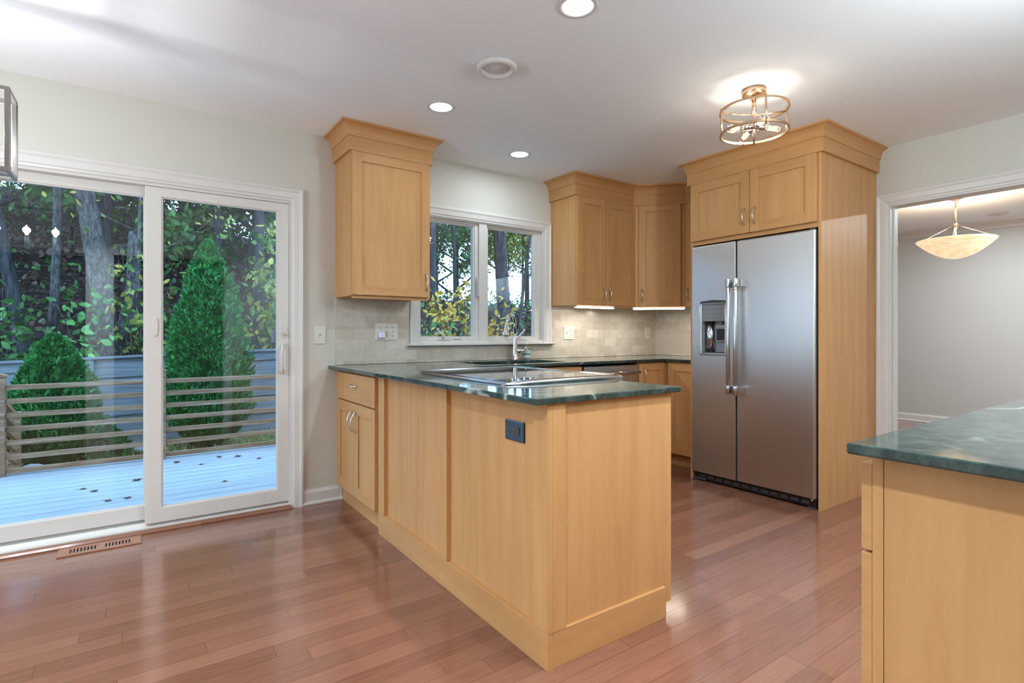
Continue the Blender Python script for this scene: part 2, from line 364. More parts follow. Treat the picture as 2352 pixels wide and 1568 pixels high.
# ---------------------------------------------------------------- sliding door
d1 = bpy.data.objects.new('door_1', None); COL.objects.link(d1); d1.location = (.05, YB, 0); OFF[d1.name] = Vector(d1.location); struct(d1, 'white vinyl sliding glass patio door')
m = Mesh(); DT = .018
m.box(DL, DL+DT, YB, YO-.01, 0, DH); m.box(DRR-DT, DRR, YB, YO-.01, 0, DH); m.box(DL+DT, DRR-DT, YB, YO-.01, DH-DT-.008, DH)
m.build('door_frame', vinyl, d1, .002)
m = Mesh(); m.prism([(YB+.004, .018), (YB+.004, .026), (YB+.030, .030), (YB+.044, .045), (YB+.047, .045), (YB+.050, .034), (YB+.085, .034), (YB+.088, .060), (YB+.094, .060), (YB+.097, .040), (YO-.01, .036), (YO-.01, 0), (YB+.004, 0)], 'x', DL+DT, DRR-DT); m.build('sill_track', vinyl, d1)
def sash(name, x0, x1, y0, y1, z0, z1, sl, sr, rb, rt):
    p = Mesh(); p.plate_hole(x0, x1, z0, z1, x0+sl, x1-sr, z0+rb, z1-rt, y0, y1)
    o = p.build(name, vinyl, d1, .003)
    g = Mesh(); b = .007
    bz = Mesh(); bz.plate_hole(x0+sl-.001, x1-sr+.001, z0+rb-.001, z1-rt+.001, x0+sl+b, x1-sr-b, z0+rb+b, z1-rt-b, y0+.006, y1-.006); bz.build('glazing_bead', vinyl, o, .002)
    for q in (.35, .62): yy = y0+(y1-y0)*q; g.box(x0+sl, x1-sr, yy, yy+.003, z0+rb, z1-rt)
    g.build('pane', glass, o); return o
fx = sash('fixed_panel', DL+DT, .118, YB+.060, YB+.095, .058, 1.966, .070, .075, .082, .058)
sl = sash('sliding_panel', .043, .811, YB+.008, YB+.043, .044, 1.957, .080, .067, .084, .054)
m = Mesh(); yh = YB+.008                                                       # pull handle on the sliding panel
m.prism([(.757, .868), (.772, .862), (.787, .868), (.792, .885), (.792, 1.045), (.787, 1.060), (.772, 1.066), (.757, 1.060), (.752, 1.045), (.752, .885)], 'y', yh-.007, yh)
pts = [(.772, yh-.004, 1.050), (.768, yh-.030, 1.044), (.760, yh-.042, 1.015), (.757, yh-.044, .965), (.760, yh-.042, .912), (.768, yh-.030, .886), (.772, yh-.004, .880)]
m.tube(pts, [.010, .009, .009, .009, .009, .009, .010], 10); m.build('handle', vinyl, sl, .002)
m = Mesh(); m.prism([(.774, 1.100), (.783, 1.095), (.792, 1.100), (.795, 1.115), (.795, 1.155), (.790, 1.172), (.783, 1.177), (.776, 1.172), (.771, 1.155), (.771, 1.115)], 'y', yh-.008, yh)
m.tube([(.783, yh-.006, 1.118), (.783, yh-.020, 1.118)], .006, 8); m.tube([(.794, yh-.020, 1.112), (.752, yh-.024, 1.140)], [.0045, .003], 8); m.build('latch', vinyl, sl)
m = Mesh(); m.prism([(.750, .905), (.757, .893), (.757, 1.070), (.750, 1.058)], 'y', YB+.046, YB+.060); m.box(.716, .742, YB+.046, YB+.056, 1.063, 1.150); m.build('outside_handle', grey_pl, sl)['label'] = 'grey outside handle and keeper'
m = Mesh(); m.prism([(.083, 1.112), (.092, 1.106), (.101, 1.112), (.105, 1.130), (.105, 1.190), (.101, 1.208), (.092, 1.214), (.083, 1.208), (.079, 1.190), (.079, 1.130)], 'y', yh-.006, yh); m.build('keeper_plate', vinyl, sl, .002)
m = Mesh(); m.prism([(YB-.028, 0), (YB-.030, .006), (YB-.022, .016), (YB-.006, .020), (YB+.004, .020), (YB+.004, 0)], 'x', -.66-.08, .822)
th_ = struct(m.build('trim_7', floor_m), 'red oak threshold strip under the sliding door')
# ---------------------------------------------------------------- window
w1 = bpy.data.objects.new('window_1', None); COL.objects.link(w1); w1.location = (2.3, YB, WB); OFF[w1.name] = Vector(w1.location); struct(w1, 'white two sash casement window over the sink')
m = Mesh(); m.box(WL, WL+.018, YB, YO-.01, WB, WT); m.box(WRR-.018, WRR, YB, YO-.01, WB, WT); m.box(WL+.018, WRR-.018, YB, YO-.01, WT-.018, WT); m.box(WL+.018, WRR-.018, YB, YO-.01, WB, WB+.022)
m.box(2.245, 2.318, YB+.004, YO-.01, WB+.022, WT-.018); m.build('window_frame', trim_white, w1, .002)
def wsash(x0, x1, gx0, gx1, hand):
    z0, z1 = WB+.022, WT-.018; y0, y1 = YB+.024, YB+.062
    p = Mesh(); p.plate_hole(x0, x1, z0, z1, gx0-.012, gx1+.012, 1.090, 1.985, y0, y1); o = p.build('sash', trim_white, w1, .003)
    p = Mesh(); p.plate_hole(gx0-.014, gx1+.014, 1.088, 1.987, gx0, gx1, 1.101, 1.972, y0+.010, y1-.004); p.build('glazing_bead', trim_white, o, .002)
    g = Mesh()
    for yy in (y0+.014, y0+.025): g.box(gx0-.01, gx1+.01, yy, yy+.003, 1.092, 1.982)
    g.build('pane', glass, o)
    return o
sA = wsash(WL+.018, 2.245, 1.742, 2.203, 1); sB = wsash(2.318, WRR-.018, 2.348, 2.803, 1)
def crank(o, x, dirn):
    m = Mesh(); z = WB+.030; y = YB+.012
    m.prism([(x-.060, z-.004), (x-.050, z+.014), (x-.020, z+.022), (x+.035, z+.020), (x+.050, z-.004)], 'y', y, y+.014)
    m.tube([(x-.02, y, z+.010), (x-.020, y-.022, z+.014)], .009, 10)
    m.tube([(x-.020, y-.022, z+.012), (x-.020-.020*dirn, y-.026, z+.042), (x-.020-.052*dirn, y-.028, z+.068)], [.008, .007, .006], 10)
    m.lathe([(.001, 0), (.009, .002), (.010, .012), (.008, .020), (.001, .022)], (x-.020-.056*dirn, y-.028, z+.066), 12, 0, (0, 0, 1)); m.build('crank', vinyl, o)
crank(sA, 1.945, 1); crank(sB, 2.640, -1)
def lock(o, x):
    m = Mesh(); m.box(x-.006, x+.006, YB-.004, YB+.010, 1.405, 1.575); m.tube([(x, YB-.006, 1.56), (x+.002, YB-.016, 1.47), (x, YB-.014, 1.42)], [.004, .006, .009], 8); m.build('sash_lock', vinyl, o, .002)
lock(sA, 2.228)
m = Mesh(); m.box(2.02, 2.095, YB+.0235, YB+.025, 1.072, 1.082); m.build('maker_plate', grey_pl, sA)
m = Mesh(); m.prism([(YB-.048, WB-.014), (YB-.052, WB-.010), (YB-.052, WB-.004), (YB-.046, WB), (YB+.02, WB), (YB+.02, WB-.018), (YB-.030, WB-.018), (YB-.034, WB-.014)], 'x', 1.614, 2.992); m.build('window_stool', trim_white, w1)
# unseen left wall window, added to bring daylight onto the ceiling
w2 = bpy.data.objects.new('added_window', None); COL.objects.link(w2); w2.location = (XL, 1.8, LZ0); OFF[w2.name] = Vector(w2.location); struct(w2)
m = Mesh()
for y0, y1 in ((LW0, LW0+.05), (1.19, 1.25), (2.25, 2.31), (LW1-.05, LW1)): m.box(XL-.10, XL+.01, y0, y1, LZ0, LZ1)
m.box(XL-.10, XL+.01, LW0, LW1, LZ1-.05, LZ1); m.box(XL-.10, XL+.01, LW0, LW1, LZ0, LZ0+.05); m.build('window_frame', trim_white, w2)
tint_m = bpy.data.materials.new('tint_sheet_diffuser'); tint_m.use_nodes = True  # warm translucent sheet added inside the unseen window to temper blue daylight
_t = tint_m.node_tree.nodes.new('ShaderNodeBsdfTranslucent'); _t.inputs[0].default_value = (1, .89, .78, 1); tint_m.node_tree.links.new(_t.outputs[0], tint_m.node_tree.nodes['Material Output'].inputs[0])
m = Mesh(); m.box(XL+.02, XL+.022, LW0-.04, LW1+.04, LZ0-.03, LZ1+.04); m.build('added_tint_sheet', tint_m, w2)
# ================================================================== KITCHEN CABINETS
MW = [maple, maple_h]
def crown_profile(zf0, zf1, zt, p=.056):
    pr = [(-.006, zf0), (.020, zf0), (.020, zf1), (.026, zf1), (.027, zf1+.006)]
    for i in range(1, 8):
        a = i/7*math.pi/2; pr.append((.027+(p-.007)*(1-math.cos(a)), zf1+.006+(zt-.012-zf1-.006)*math.sin(a)))
    pr += [(.022+p, zt-.010), (.022+p, zt), (-.006, zt)]
    return pr
def wall_cab(t, M, w, depth, z0, z1, doors, stile=0):
    b = Mesh(M); b.box(0, w, .016, depth, z0, z1); b.build('cabinet_body', maple, t, .0015)
    for x0, x1, hx, hz in doors:
        d = shaker(M, x0, x1, z0+.005, z1-.004).build('door', MW, t, .0015); h = bow(M, (hx, 0, hz)); h.build('handle', chrome, d)
# -- left wall cabinet
A0 = 1.106; A1 = 1.640
t = thing('wall_cabinet', 'tall maple wall cabinet with one shaker door standing alone left of the window', 'cabinet', (A0, YB, 1.362))
M = frame((A0, 3.322, 0), '-y')
wall_cab(t, M, A1-A0, YB-3.322, 1.362, 2.272, [(.003, A1-A0+.002, A1-A0-.027, 1.468)])
m = Mesh(); m.sweep([(A0, YB), (A0, 3.338), (A1, 3.338), (A1, YB)], crown_profile(2.268, 2.357, ZC-.0006)); m.build('crown_moulding', maple_h, t)
m = Mesh(); m.box(A0+.01, A1-.01, 3.345, 3.36, 1.345, 1.362)
for x in (1.26, 1.52): m.lathe([(.006, 0), (.006, .006)], (x, 3.40, 1.355), 12, 1)
m.build('light_rail', [maple_h, void], t)
# -- double wall cabinet, corner cabinet and narrow cabinet with one shared crown
B0, B1, C1 = 2.974, 3.664, 3.990
BY = 3.338                                                            # box front line of the back run
CY = BY-(C1-B1)                                                       # where the diagonal meets the right run
t = thing('wall_cabinet', 'maple wall cabinet with two narrow shaker doors right of the window', 'cabinet', (B0, YB, 1.362))
M = frame((B0, 3.322, 0), '-y'); ww = B1-B0
wall_cab(t, M, ww, YB-3.322, 1.362, 2.272, [(.012, .339, .339-.030, 1.462), (.343, ww-.004, .343+.030, 1.462)])
t = thing('wall_cabinet', 'maple corner wall cabinet with a shaker door set at an angle', 'cabinet', (C1, BY, 1.362))
b = Mesh(); b.prism([(B1+.001, YB-.002), (B1+.001, BY), (C1, CY), (XR-.002, CY), (XR-.002, YB-.002)], 'z', 1.362, 2.272); b.build('cabinet_body', maple, t)
dl = math.hypot(C1-B1, BY-CY); M = frame((B1-.0113, BY-.0113, 0), 'diag')
d = shaker(M, .050, dl-.050, 1.367, 2.268).build('door', MW, t, .0015); bow(M, (.050+.028, 0, 1.466)).build('handle', chrome, d)
t = thing('wall_cabinet', 'narrow maple wall cabinet squeezed between the corner cabinet and refrigerator', 'cabinet', (XR, CY, 1.362))
M = frame((C1-.016, CY, 0), '-x'); ww = CY-2.640
wall_cab(t, M, ww, XR-C1+.016, 1.362, 2.272, [(.008, ww-.004, .034, 1.468)])
m = Mesh(); m.sweep([(B0, YB), (B0, BY), (B1, BY), (C1, CY), (C1, 2.662)], crown_profile(2.268, 2.357, ZC-.0006))
tag(m.build('crown_moulding', maple_h), 'maple crown moulding bending along the three cabinets right of the window', 'moulding')
# -- under cabinet lights
for x0, x1, y, lab, ang in ((3.02, 3.47, 3.395, 'thin lit light bar under the double wall cabinet', 0), (0, 0, 0, 'thin lit light bar under the angled corner cabinet', 1)):
    if not ang:
        t = thing('cabinet_light', lab, 'light', ((x0+x1)/2, y, 1.355), 'light bars under the cabinets'); m = Mesh(); m.box(x0, x1, y-.016, y+.016, 1.347, 1.362); m.build('housing', white_pl, t)
        m = Mesh(); m.box(x0+.01, x1-.01, y-.020, y+.012, 1.341, 1.3468); m.build('lens', tube_glow, t)
        lamp('light_bar_light', ((x0+x1)/2, y, 1.338), 1.5, (1, .90, .76), x1-x0, size_y=.03)
    else:
        p0 = Vector((B1+.03, BY+.035)); p1 = Vector((C1+.03, CY+.035)); q = (p0+p1)/2; L = (p1-p0).length
        t = thing('cabinet_light', lab, 'light', (q.x, q.y, 1.355), 'light bars under the cabinets'); M = frame((p0.x, p0.y, 0), 'diag')
        m = Mesh(M); m.box(0, L, -.016, .016, 1.347, 1.362); m.build('housing', white_pl, t); m = Mesh(M); m.box(.01, L-.01, -.020, .012, 1.341, 1.3468); m.build('lens', tube_glow, t)
        lamp('light_bar_light', (q.x, q.y, 1.338), 1.5, (1, .90, .76), L, size_y=.03, rot=(0, 0, -math.pi/4))
# -- refrigerator surround
PF, PY = 3.542, 1.660
FY0, FY1 = 2.634, PY
t = thing('refrigerator_cabinet', 'tall maple surround with two doors above and beside the refrigerator', 'cabinet', (XR, PY, 0))
m = Mesh(); m.box(PF, XR-.002, PY, PY+.019, 0, 2.272); m.build('side_panel', maple, t, .001)
m = Mesh(); m.box(PF, XR-.002, FY0-.019, FY0, 0, 2.272); m.build('side_panel', maple, t, .001)
m = Mesh(); m.box(PF+.002, XR-.002, PY+.019, FY0-.019, 1.800, 2.272, 1); m.build('cabinet_body', MW, t)
M = frame((PF-.020, FY0, 0), '-x'); LW = FY0-PY
for x0, x1, hx in ((.012, .499, .499-.036), (.503, LW-.022, .503+.036)):
    d = shaker(M, x0, x1, 1.832, 2.266, .068).build('door', MW, t, .0015); bow(M, (hx, 0, 1.945)).build('handle', chrome, d)
m = Mesh(); m.sweep([(XR, FY0), (PF, FY0), (PF, PY), (XR, PY)], crown_profile(2.268, 2.357, ZC-.0006, .05)); m.build('crown_moulding', maple_h, t)
# -- refrigerator
t = thing('refrigerator', 'stainless steel side by side refrigerator with ice and water dispenser', 'refrigerator', (3.95, 2.15, 0))
M = frame((3.520, 2.606, 0), '-x'); FW = 2.606-1.687
m = Mesh(M); m.box(.006, FW-.002, .085, .76, .03, 1.775); m.build('body', dark_grey, t, .004)
G0 = .370
a0, a1, b0, b1 = .085, .288, .975, 1.345
m = Mesh(M); m.plate_hole(0, G0-.003, .068, 1.788, a0, a1, b0, b1, 0, .075); fd = m.build('freezer_door', inox, t, .008, 3)
m = Mesh(M); m.box(G0+.004, FW, 0, .075, .068, 1.788); rd = m.build('refrigerator_door', inox, t, .012, 3)
m = Mesh(M); m.box(a0, a1, .055, .074, b0, b1); m.box(a0, a0+.010, .004, .06, b0, b1); m.box(a1-.010, a1, .004, .06, b0, b1)
dp = m.build('dispenser', grey_pl, fd)
m = Mesh(M); r_ = .016; m.plate_hole(a0-r_, a1+r_, b0-r_, b1+.008, a0+.004, a1-.004, b0+.004, b1-.006, -.006, .010); m.build('dispenser_bezel', inox_bar, dp, .005)
m = Mesh(M); m.prism([(a0-.010, b1+.004), (a1+.010, b1+.004), (a1, b1+.020), ((a0+a1)/2, b1+.028), (a0, b1+.020)], 'y', -.008, .004); m.build('dispenser_hood', dark_grey, dp)
m = Mesh(M); m.box(a0+.004, a1-.004, -.002, .040, 1.215, b1-.008)
for i in range(3):
    for j in range(5): m.box(a0+.020+j*.034, a0+.032+j*.034, -.0026, -.002, 1.235+i*.036, 1.2375+i*.036, 1)
m.build('control_panel', [mat('dispenser_panel_grey', (.22, .23, .245), .4), black_pl], dp)
m = Mesh(M); m.lathe([(.032, 0), (.032, .235)], (a0+.050, .046, b0+.006), 20, 0, (0, 0, 1)); m.build('chute', inox_bar, dp)
m = Mesh(M); m.box(a0+.100, a1-.020, .030, .050, 1.065, 1.19); m.box(a0+.112, a1-.028, .024, .032, 1.075, 1.158, 1); m.lathe([(.011, 0), (.014, .02)], (a0+.145, .034, 1.19), 12); m.build('paddle', [grey_pl, black_pl], dp)
m = Mesh(M); m.box(a0+.006, a1-.006, .0, .055, b0+.002, b0+.010); m.build('drip_tray', dark_grey, dp)
def bar(x, door, side):
    m = Mesh(M); m.tube([(x, -.062, .70), (x, -.062, 1.50)], .0145, 14)
    m.tube([(x, -.062, .688), (x, -.062, .752)], .0165, 14); m.tube([(x, -.062, 1.448), (x, -.062, 1.512)], .0165, 14)
    if side > 0: m.tube([(x, -.062, 1.428), (x, -.062, 1.446)], .0158, 14, 1)
    for z in (.692, 1.452): m.box(x-.014 if side < 0 else x-.004, x+.004 if side < 0 else x+.046, -.058, 0, z, z+.054)
    m.build('handle', [inox_bar, copper], door, .002)
bar(G0-.022, fd, -1); bar(G0+.034, rd, 1)
m = Mesh(M); m.box(.01, FW-.006, .030, .10, .012, .064)
for i in range(12): m.box(.05+i*.07, .10+i*.07, .026, .031, .026, .050, 1)
m.box(.0, .11, .012, .06, .010, .022, 1); m.box(.01, .06, .02, .07, 0, .012, 1); m.box(FW-.06, FW-.01, .02, .07, 0, .012, 1)
m.build('toe_grille', [black_pl, dark_grey], t, .002)
m = Mesh(M); m.lathe([(.012, 0), (.012, .018), (.008, .02)], (FW-.035, .035, .048), 12); m.build('bottom_hinge', inox_bar, t)
m = Mesh(M); m.box(FW-.05, FW-.006, .03, .11, 1.789, 1.800); m.build('top_hinge', dark_grey, t)
# -- base cabinets -------------------------------------------------------------
KT = .887                                                            # underside of the stone
t = thing('peninsula_base', 'maple panelled peninsula back with framed panels and tall plinth', 'cabinet', (1.117, 1.391, 0))
m = Mesh(); m.box(1.138, 1.762, 1.404, 2.905, .05, KT); m.build('panel', maple, t)
for q in ((1.117, 1.139, 1.391, 1.470), (1.117, 1.139, 2.098, 2.186), (1.117, 1.139, 2.822, 2.905), (1.139, 1.197, 1.391, 1.4045)):
    m = Mesh(); m.box(*q, .122, KT); m.build('stile', maple, t, .0012)
m = Mesh(); m.box(1.117, 1.140, 1.391, 2.905, 0, .121); m.box(1.140, 1.716, 1.391, 1.412, 0, .121); m.build('plinth', maple_h, t, .0012)
for z0, z1 in ((.70, .872), (.125, .692)):
    m = Mesh(); m.box(1.763, 1.784, 1.440, 1.82, z0, z1); m.build('drawer' if z0 > .5 else 'door', maple, t, .0015)
t = thing('base_cabinet', 'small maple base cabinet with one drawer over two doors by the wall', 'cabinet', (1.12, 3.28, 0))
m = Mesh(); m.box(1.121, 1.762, 2.912, YB-.004, .11, KT); m.build('cabinet_body', maple, t)
m = Mesh(); m.box(1.150, 1.72, 2.912, YB-.006, 0, .11); m.build('toe_kick', maple_h, t)
M = frame((1.100, 3.610, 0), '-x'); LW = 3.610-2.918
for x0, x1, hx in ((.002, LW/2-.0015, LW/2-.034), (LW/2+.0015, LW-.002, LW/2+.034)):
    d = shaker(M, x0, x1, .120, .690, .066).build('door', MW, t, .0015); bow(M, (hx, 0, .580), .125, .032).build('handle', chrome, d)
m = Mesh(M); m.box(.002, LW-.002, 0, .02, .700, .872); d = m.build('drawer', maple_h, t, .0015); bow(M, (LW/2, 0, .800), .10, .028, False).build('handle', chrome, d)
t = thing('sink_base_cabinet', 'maple sink cabinet behind the cooktop and left of dishwasher', 'cabinet', (2.3, 3.05, 0))
m = Mesh(); m.box(1.80, 2.772, 3.056, YB-.004, .10, .66); m.box(1.80, 2.772, 3.056, 3.075, .66, KT-.012); m.box(1.80, 2.772, 3.07, YB-.01, 0, .10); m.build('cabinet_body', maple, t)
M = frame((1.80, 3.034, 0), '-y')
m = Mesh(M); m.box(.004, .968, 0, .02, .715, .868); m.build('drawer', maple_h, t, .0015)
for x0, x1, hx in ((.004, .484, .45), (.488, .968, .522)):
    d = shaker(M, x0, x1, .11, .705).build('door', MW, t, .0015); bow(M, (hx, 0, .60)).build('handle', chrome, d)
t = thing('dishwasher', 'stainless steel dishwasher under the counter with long bar handle', 'dishwasher', (3.09, 3.05, 0))
m = Mesh(); m.box(2.778, 3.392, 3.06, YB-.01, .02, .870); m.build('body', dark_grey, t)
m = Mesh(); m.box(2.794, 3.388, 3.028, 3.058, .11, .866); dd = m.build('door', inox, t, .006)
m = Mesh(); m.tube([(2.82, 2.985, .812), (3.36, 2.985, .812)], .013, 14); m.box(2.83, 2.85, 2.985, 3.028, .80, .824); m.box(3.33, 3.35, 2.985, 3.028, .80, .824); m.build('handle', inox_bar, dd)
m = Mesh(); m.box(2.80, 3.38, 3.07, 3.09, 0, .10); m.build('toe_panel', black_pl, t)
t = thing('base_cabinet', 'narrow maple base cabinet between the dishwasher and the inside corner', 'cabinet', (3.55, 3.05, 0))
m = Mesh(); m.box(3.398, 3.744, 3.056, YB-.004, .10, KT); m.box(3.398, 3.80, 3.12, YB-.01, 0, .10); m.build('cabinet_body', maple, t)
M = frame((3.398, 3.034, 0), '-y'); m = Mesh(M); m.box(.322, .350, 0, .03, .10, .872); m.build('filler_stile', maple, t)
d = shaker(M, .006, .319, .11, .872, .056).build('door', MW, t, .0015); bow(M, (.062, 0, .775), .12, .03).build('handle', chrome, d)
t = thing('base_cabinet', 'maple base cabinet at the right beside the refrigerator', 'cabinet', (3.75, 2.85, 0))
m = Mesh(); m.box(3.752, XR-.004, 2.640, 3.050, .10, KT); m.box(3.80, XR-.01, 2.640, 3.05, 0, .10); m.build('cabinet_body', maple, t)
M = frame((3.730, 3.018, 0), '-x'); d = shaker(M, .012, .350, .11, .872, .066).build('door', MW, t, .0015)
t = thing('drawer_cabinet', 'maple drawer cabinet end in the foreground below the green counter', 'cabinet', (1.19, .46, 0))
m = Mesh(); m.box(1.190, 3.0, -.19, .441, 0, .8865); m.build('end_panel', maple, t)
m = Mesh(); m.box(1.1895, 3.0, .442, .4615, .10, .8865); m.build('face_frame', maple, t, .001)
M = frame((3.0, .482, 0), '+y')
for z0, z1 in ((.690, .862), (.12, .684)):
    for i in range(3):
        m = Mesh(M); m.box(.004+i*.603, .602+i*.603, 0, .0195, z0, z1); d = m.build('drawer', maple_h, t, .0015)
        bow(M, (.30+i*.603, 0, (z0+z1)/2), .10, .028, False).build('handle', chrome, d)
# -- stone tops
t0, t1 = .887, .909
def in_top(x, y):
    a = x < 1.79 or y > 3.015 or x > 3.704
    hole = 1.95 < x < 2.70 and 3.13 < y < 3.50
    return a and not hole
m = Mesh(); m.slab([1.060, 1.79, 1.95, 2.70, 3.704, XR-.002], [1.376, 2.642, 3.015, 3.13, 3.50, YB-.001], lambda x, y: in_top(x, y) and not (x > 3.704 and y < 2.642), t0, t1)
tag(m.build('countertop', granite, None, .004, 3), 'polished dark green marble countertop running from the peninsula to the refrigerator', 'countertop')
m = Mesh(); m.slab([1.125, 3.05], [-.195, .482], lambda x, y: True, t0, t1)
tag(m.build('countertop', granite, None, .005, 3), 'polished green marble counter corner in the right foreground', 'countertop')
# -- sink and faucet
m = Mesh(); x0, x1, y0, y1, z0 = 1.945, 2.705, 3.125, 3.505, .68
m.box(x0-.012, x0, y0-.012, y1+.012, z0, t0-.0005); m.box(x1, x1+.012, y0-.012, y1+.012, z0, t0-.0005); m.box(x0, x1, y0-.012, y0, z0, t0-.0005); m.box(x0, x1, y1, y1+.012, z0, t0-.0005); m.box(x0-.012, x1+.012, y0-.012, y1+.012, z0-.012, z0)
m.lathe([(.045, 0), (.045, .004), (.03, .005)], (2.32, 3.31, z0), 20, 1)
tag(m.build('sink', [sink_m, chrome]), 'dark undermount sink set into the green counter below window', 'sink')
FX, FYY = 2.520, 3.560
t = thing('faucet', 'tall polished chrome pull-down kitchen faucet with side lever', 'faucet', (FX, FYY, t1))
m = Mesh(); m.lathe([(.029, 0), (.029, .006), (.025, .012), (.022, .06), (.021, .12), (.0175, .18), (.015, .205)], (FX, FYY, t1), 24); m.build('body', chrome, t)
sp = []
dx, dy = -.85, -.53
for i in range(17):
    a = math.pi*(i/16)*.93; rr = .078
    sp.append((FX+dx*(rr-rr*math.cos(a)), FYY+dy*(rr-rr*math.cos(a)), t1+.285+rr*math.sin(a)))
m = Mesh(); m.tube([(FX, FYY, t1+.20)]+sp, .0125, 14); m.build('spout', chrome, t)
e = Vector(sp[-1]); q = (Vector(sp[-1])-Vector(sp[-2])).normalized()
m = Mesh(); m.lathe([(.0135, 0), (.016, .02), (.0165, .04), (.021, .085), (.024, .105), (.024, .112), (.018, .114)], e, 22, 0, q); m.build('spray_head', chrome, t)
m = Mesh(); m.tube([(FX+.01, FYY, t1+.072), (FX+.075, FYY-.006, t1+.072)], .0165, 16); m.tube([(FX+.070, FYY-.006, t1+.072), (FX+.088, FYY-.008, t1+.078), (FX+.108, FYY-.010, t1+.110)], [.010, .007, .005], 10); m.build('lever', chrome, t)
# -- soap bottle
SX, SY = 2.655, 3.585
soap = pane_glass('clear_bottle_plastic', (.90, .95, .94), .05, .6)
t = thing('soap_bottle', 'clear pump soap bottle with a dark green banded label by the faucet', 'bottle', (SX, SY, t1))
pr = [(.030, 0), (.033, .006), (.033, .092), (.028, .106), (.014, .116), (.013, .124)]
m = Mesh(); m.lathe(pr, (SX, SY, t1), 20); m.build('bottle_body', soap, t)
m = Mesh(); m.lathe([(.0335, .018), (.0335, .078)], (SX, SY, t1), 20, 0, caps=False); m.lathe([(.0338, .040), (.0338, .050)], (SX, SY, t1), 20, 1, caps=False); m.build('label', [mat('pale_blue_label', (.55, .68, .72), .5), mat('dark_green_band', (.02, .12, .10), .5)], t)
m = Mesh(); m.lathe([(.014, .124), (.014, .138), (.006, .140), (.005, .158)], (SX, SY, t1), 14); m.box(SX-.032, SX+.008, SY-.007, SY+.007, t1+.156, t1+.166); m.build('pump', white_pl, t, .002)
# -- cooktop
t = thing('cooktop', 'black glass cooktop with raised stainless steel rails on the peninsula', 'cooktop', (1.56, 2.22, t1))
cx0, cx1, cy0, cy1 = 1.232, 1.905, 1.795, 2.655
m = Mesh(); m.box(cx0+.02, cx1-.05, cy0+.02, cy1-.02, t1+.0005, t1+.014); m.build('glass_top', black_glass, t, .002)
def dome(w, h, n=9): return [(-w/2, 0)]+[(-w/2+w*i/n, h*math.sin(math.pi*min(max(i/n, .06), .94))**.6) for i in range(n+1)]+[(w/2, 0)]
def rail(ya):
    m = Mesh(); k = 16; n = 10; vs = []; fs = []
    for i in range(k+1):
        u = i/k; x = cx0-.02+(cx1-cx0+.03)*u; h = .019*min(1, (u/.16))**.7*(1 if u < .95 else math.sqrt(max(0, 1-((u-.95)/.05)**2))*.9+.1); w = .040*min(1, .25+u*6)
        for j in range(n):
            a = math.pi*j/(n-1); vs.append((x, ya+w/2*math.cos(a), t1+.0006+max(h, .002)*math.sin(a)**.7))
    for i in range(k):
        for j in range(n): fs.append((i*n+j, i*n+(j+1) % n, (i+1)*n+(j+1) % n, (i+1)*n+j))
    m.add(vs, fs, 0, True); m.add(vs[:n], [tuple(range(n))]); m.add(vs[-n:], [tuple(range(n))]); m.build('side_rail', inox_bar, t)
rail(cy0+.02); rail(cy1-.02)
m = Mesh(); m.prism([(cx0+q+.018, t1+.0006+z*.8) for q, z in dome(.034, .013)], 'y', cy0+.02, cy1-.02, 0, False); m.build('back_rail', inox_bar, t)
m = Mesh(); m.prism([(1.845, t1+.0006), (1.845, t1+.015), (1.875, t1+.019), (1.905, t1+.014), (1.918, t1-.004), (1.915, t1-.030), (1.80, t1-.032), (1.80, t1-.0235), (1.802, t1+.0006)], 'y', cy0+.012, cy1-.012); m.build('front_nose', inox_bar, t, .004)
# -- backsplash
m = Mesh(); tt = .009
m.box(1.106, 1.640, YB-tt, YB, t1+.002, 1.372); m.box(1.640, 2.979, YB-tt, YB, t1+.002, WB-.019); m.box(2.979, XR-tt, YB-tt, YB, t1+.002, 1.372); m.box(XR-tt, XR, 2.642, YB, t1+.002, 1.372); m.box(2.9705, 2.979, YB-tt, YB, WB-.019, 1.372)
tag(m.build('tile_backsplash', tile_m), 'cream marble subway tile backsplash behind the counters', 'backsplash')
# ================================================================== ELECTRICAL PLATES, REGISTER
slot = void
def plate(m, cx, z, w, h, y, th=.006): m.prism([(cx-w/2, z-h/2), (cx+w/2, z-h/2), (cx+w/2, z+h/2), (cx-w/2, z+h/2)], 'y', y-th, y)
def toggle(t, cx, z, y, up):
    m = Mesh(); m.box(cx-.005, cx+.005, y-.0075, y-.006, z-.012, z+.012); s_ = 1 if up else -1
    m.prism([(y-.006, z-.006), (y-.019, z+.006*s_), (y-.019, z+.011*s_), (y-.006, z+.006)], 'x', cx-.0036, cx+.0036); m.build('toggle', almond, t)
def duplex(t, cx, z, y, name='receptacle', only_top=False):
    for dz in ((.0195,) if only_top else (.0195, -.0195)):
        m = Mesh(); m.lathe([(.017, 0), (.017, .0012), (.016, .002)], (cx, y-.006, z+dz), 22, 0, (0, -1, 0))
        for dx, hh in ((-.0064, .008), (.0064, .0065)): m.box(cx+dx-.0011, cx+dx+.0011, y-.0084, y-.0078, z+dz+.001, z+dz+.001+hh, 1)
        m.lathe([(.0024, 0), (.0024, .0004)], (cx, y-.008, z+dz-.0075), 10, 1, (0, -1, 0))
        m.build(name, [almond, slot], t)
def screws(m, pts, y, k=1):
    for x, z in pts: m.lathe([(.0034, 0), (.0028, .0012)], (x, y-.006, z), 10, k, (0, -1, 0))
t = thing('light_switch', 'almond single toggle light switch between sliding door and backsplash', 'switch', (1.002, YB, 1.113))
m = Mesh(); plate(m, 1.002, 1.113, .072, .116, YB); screws(m, [(1.002, 1.143), (1.002, 1.083)], YB); m.build('wall_plate', [almond, almond], t, .0025); toggle(t, 1.002, 1.113, YB, True)
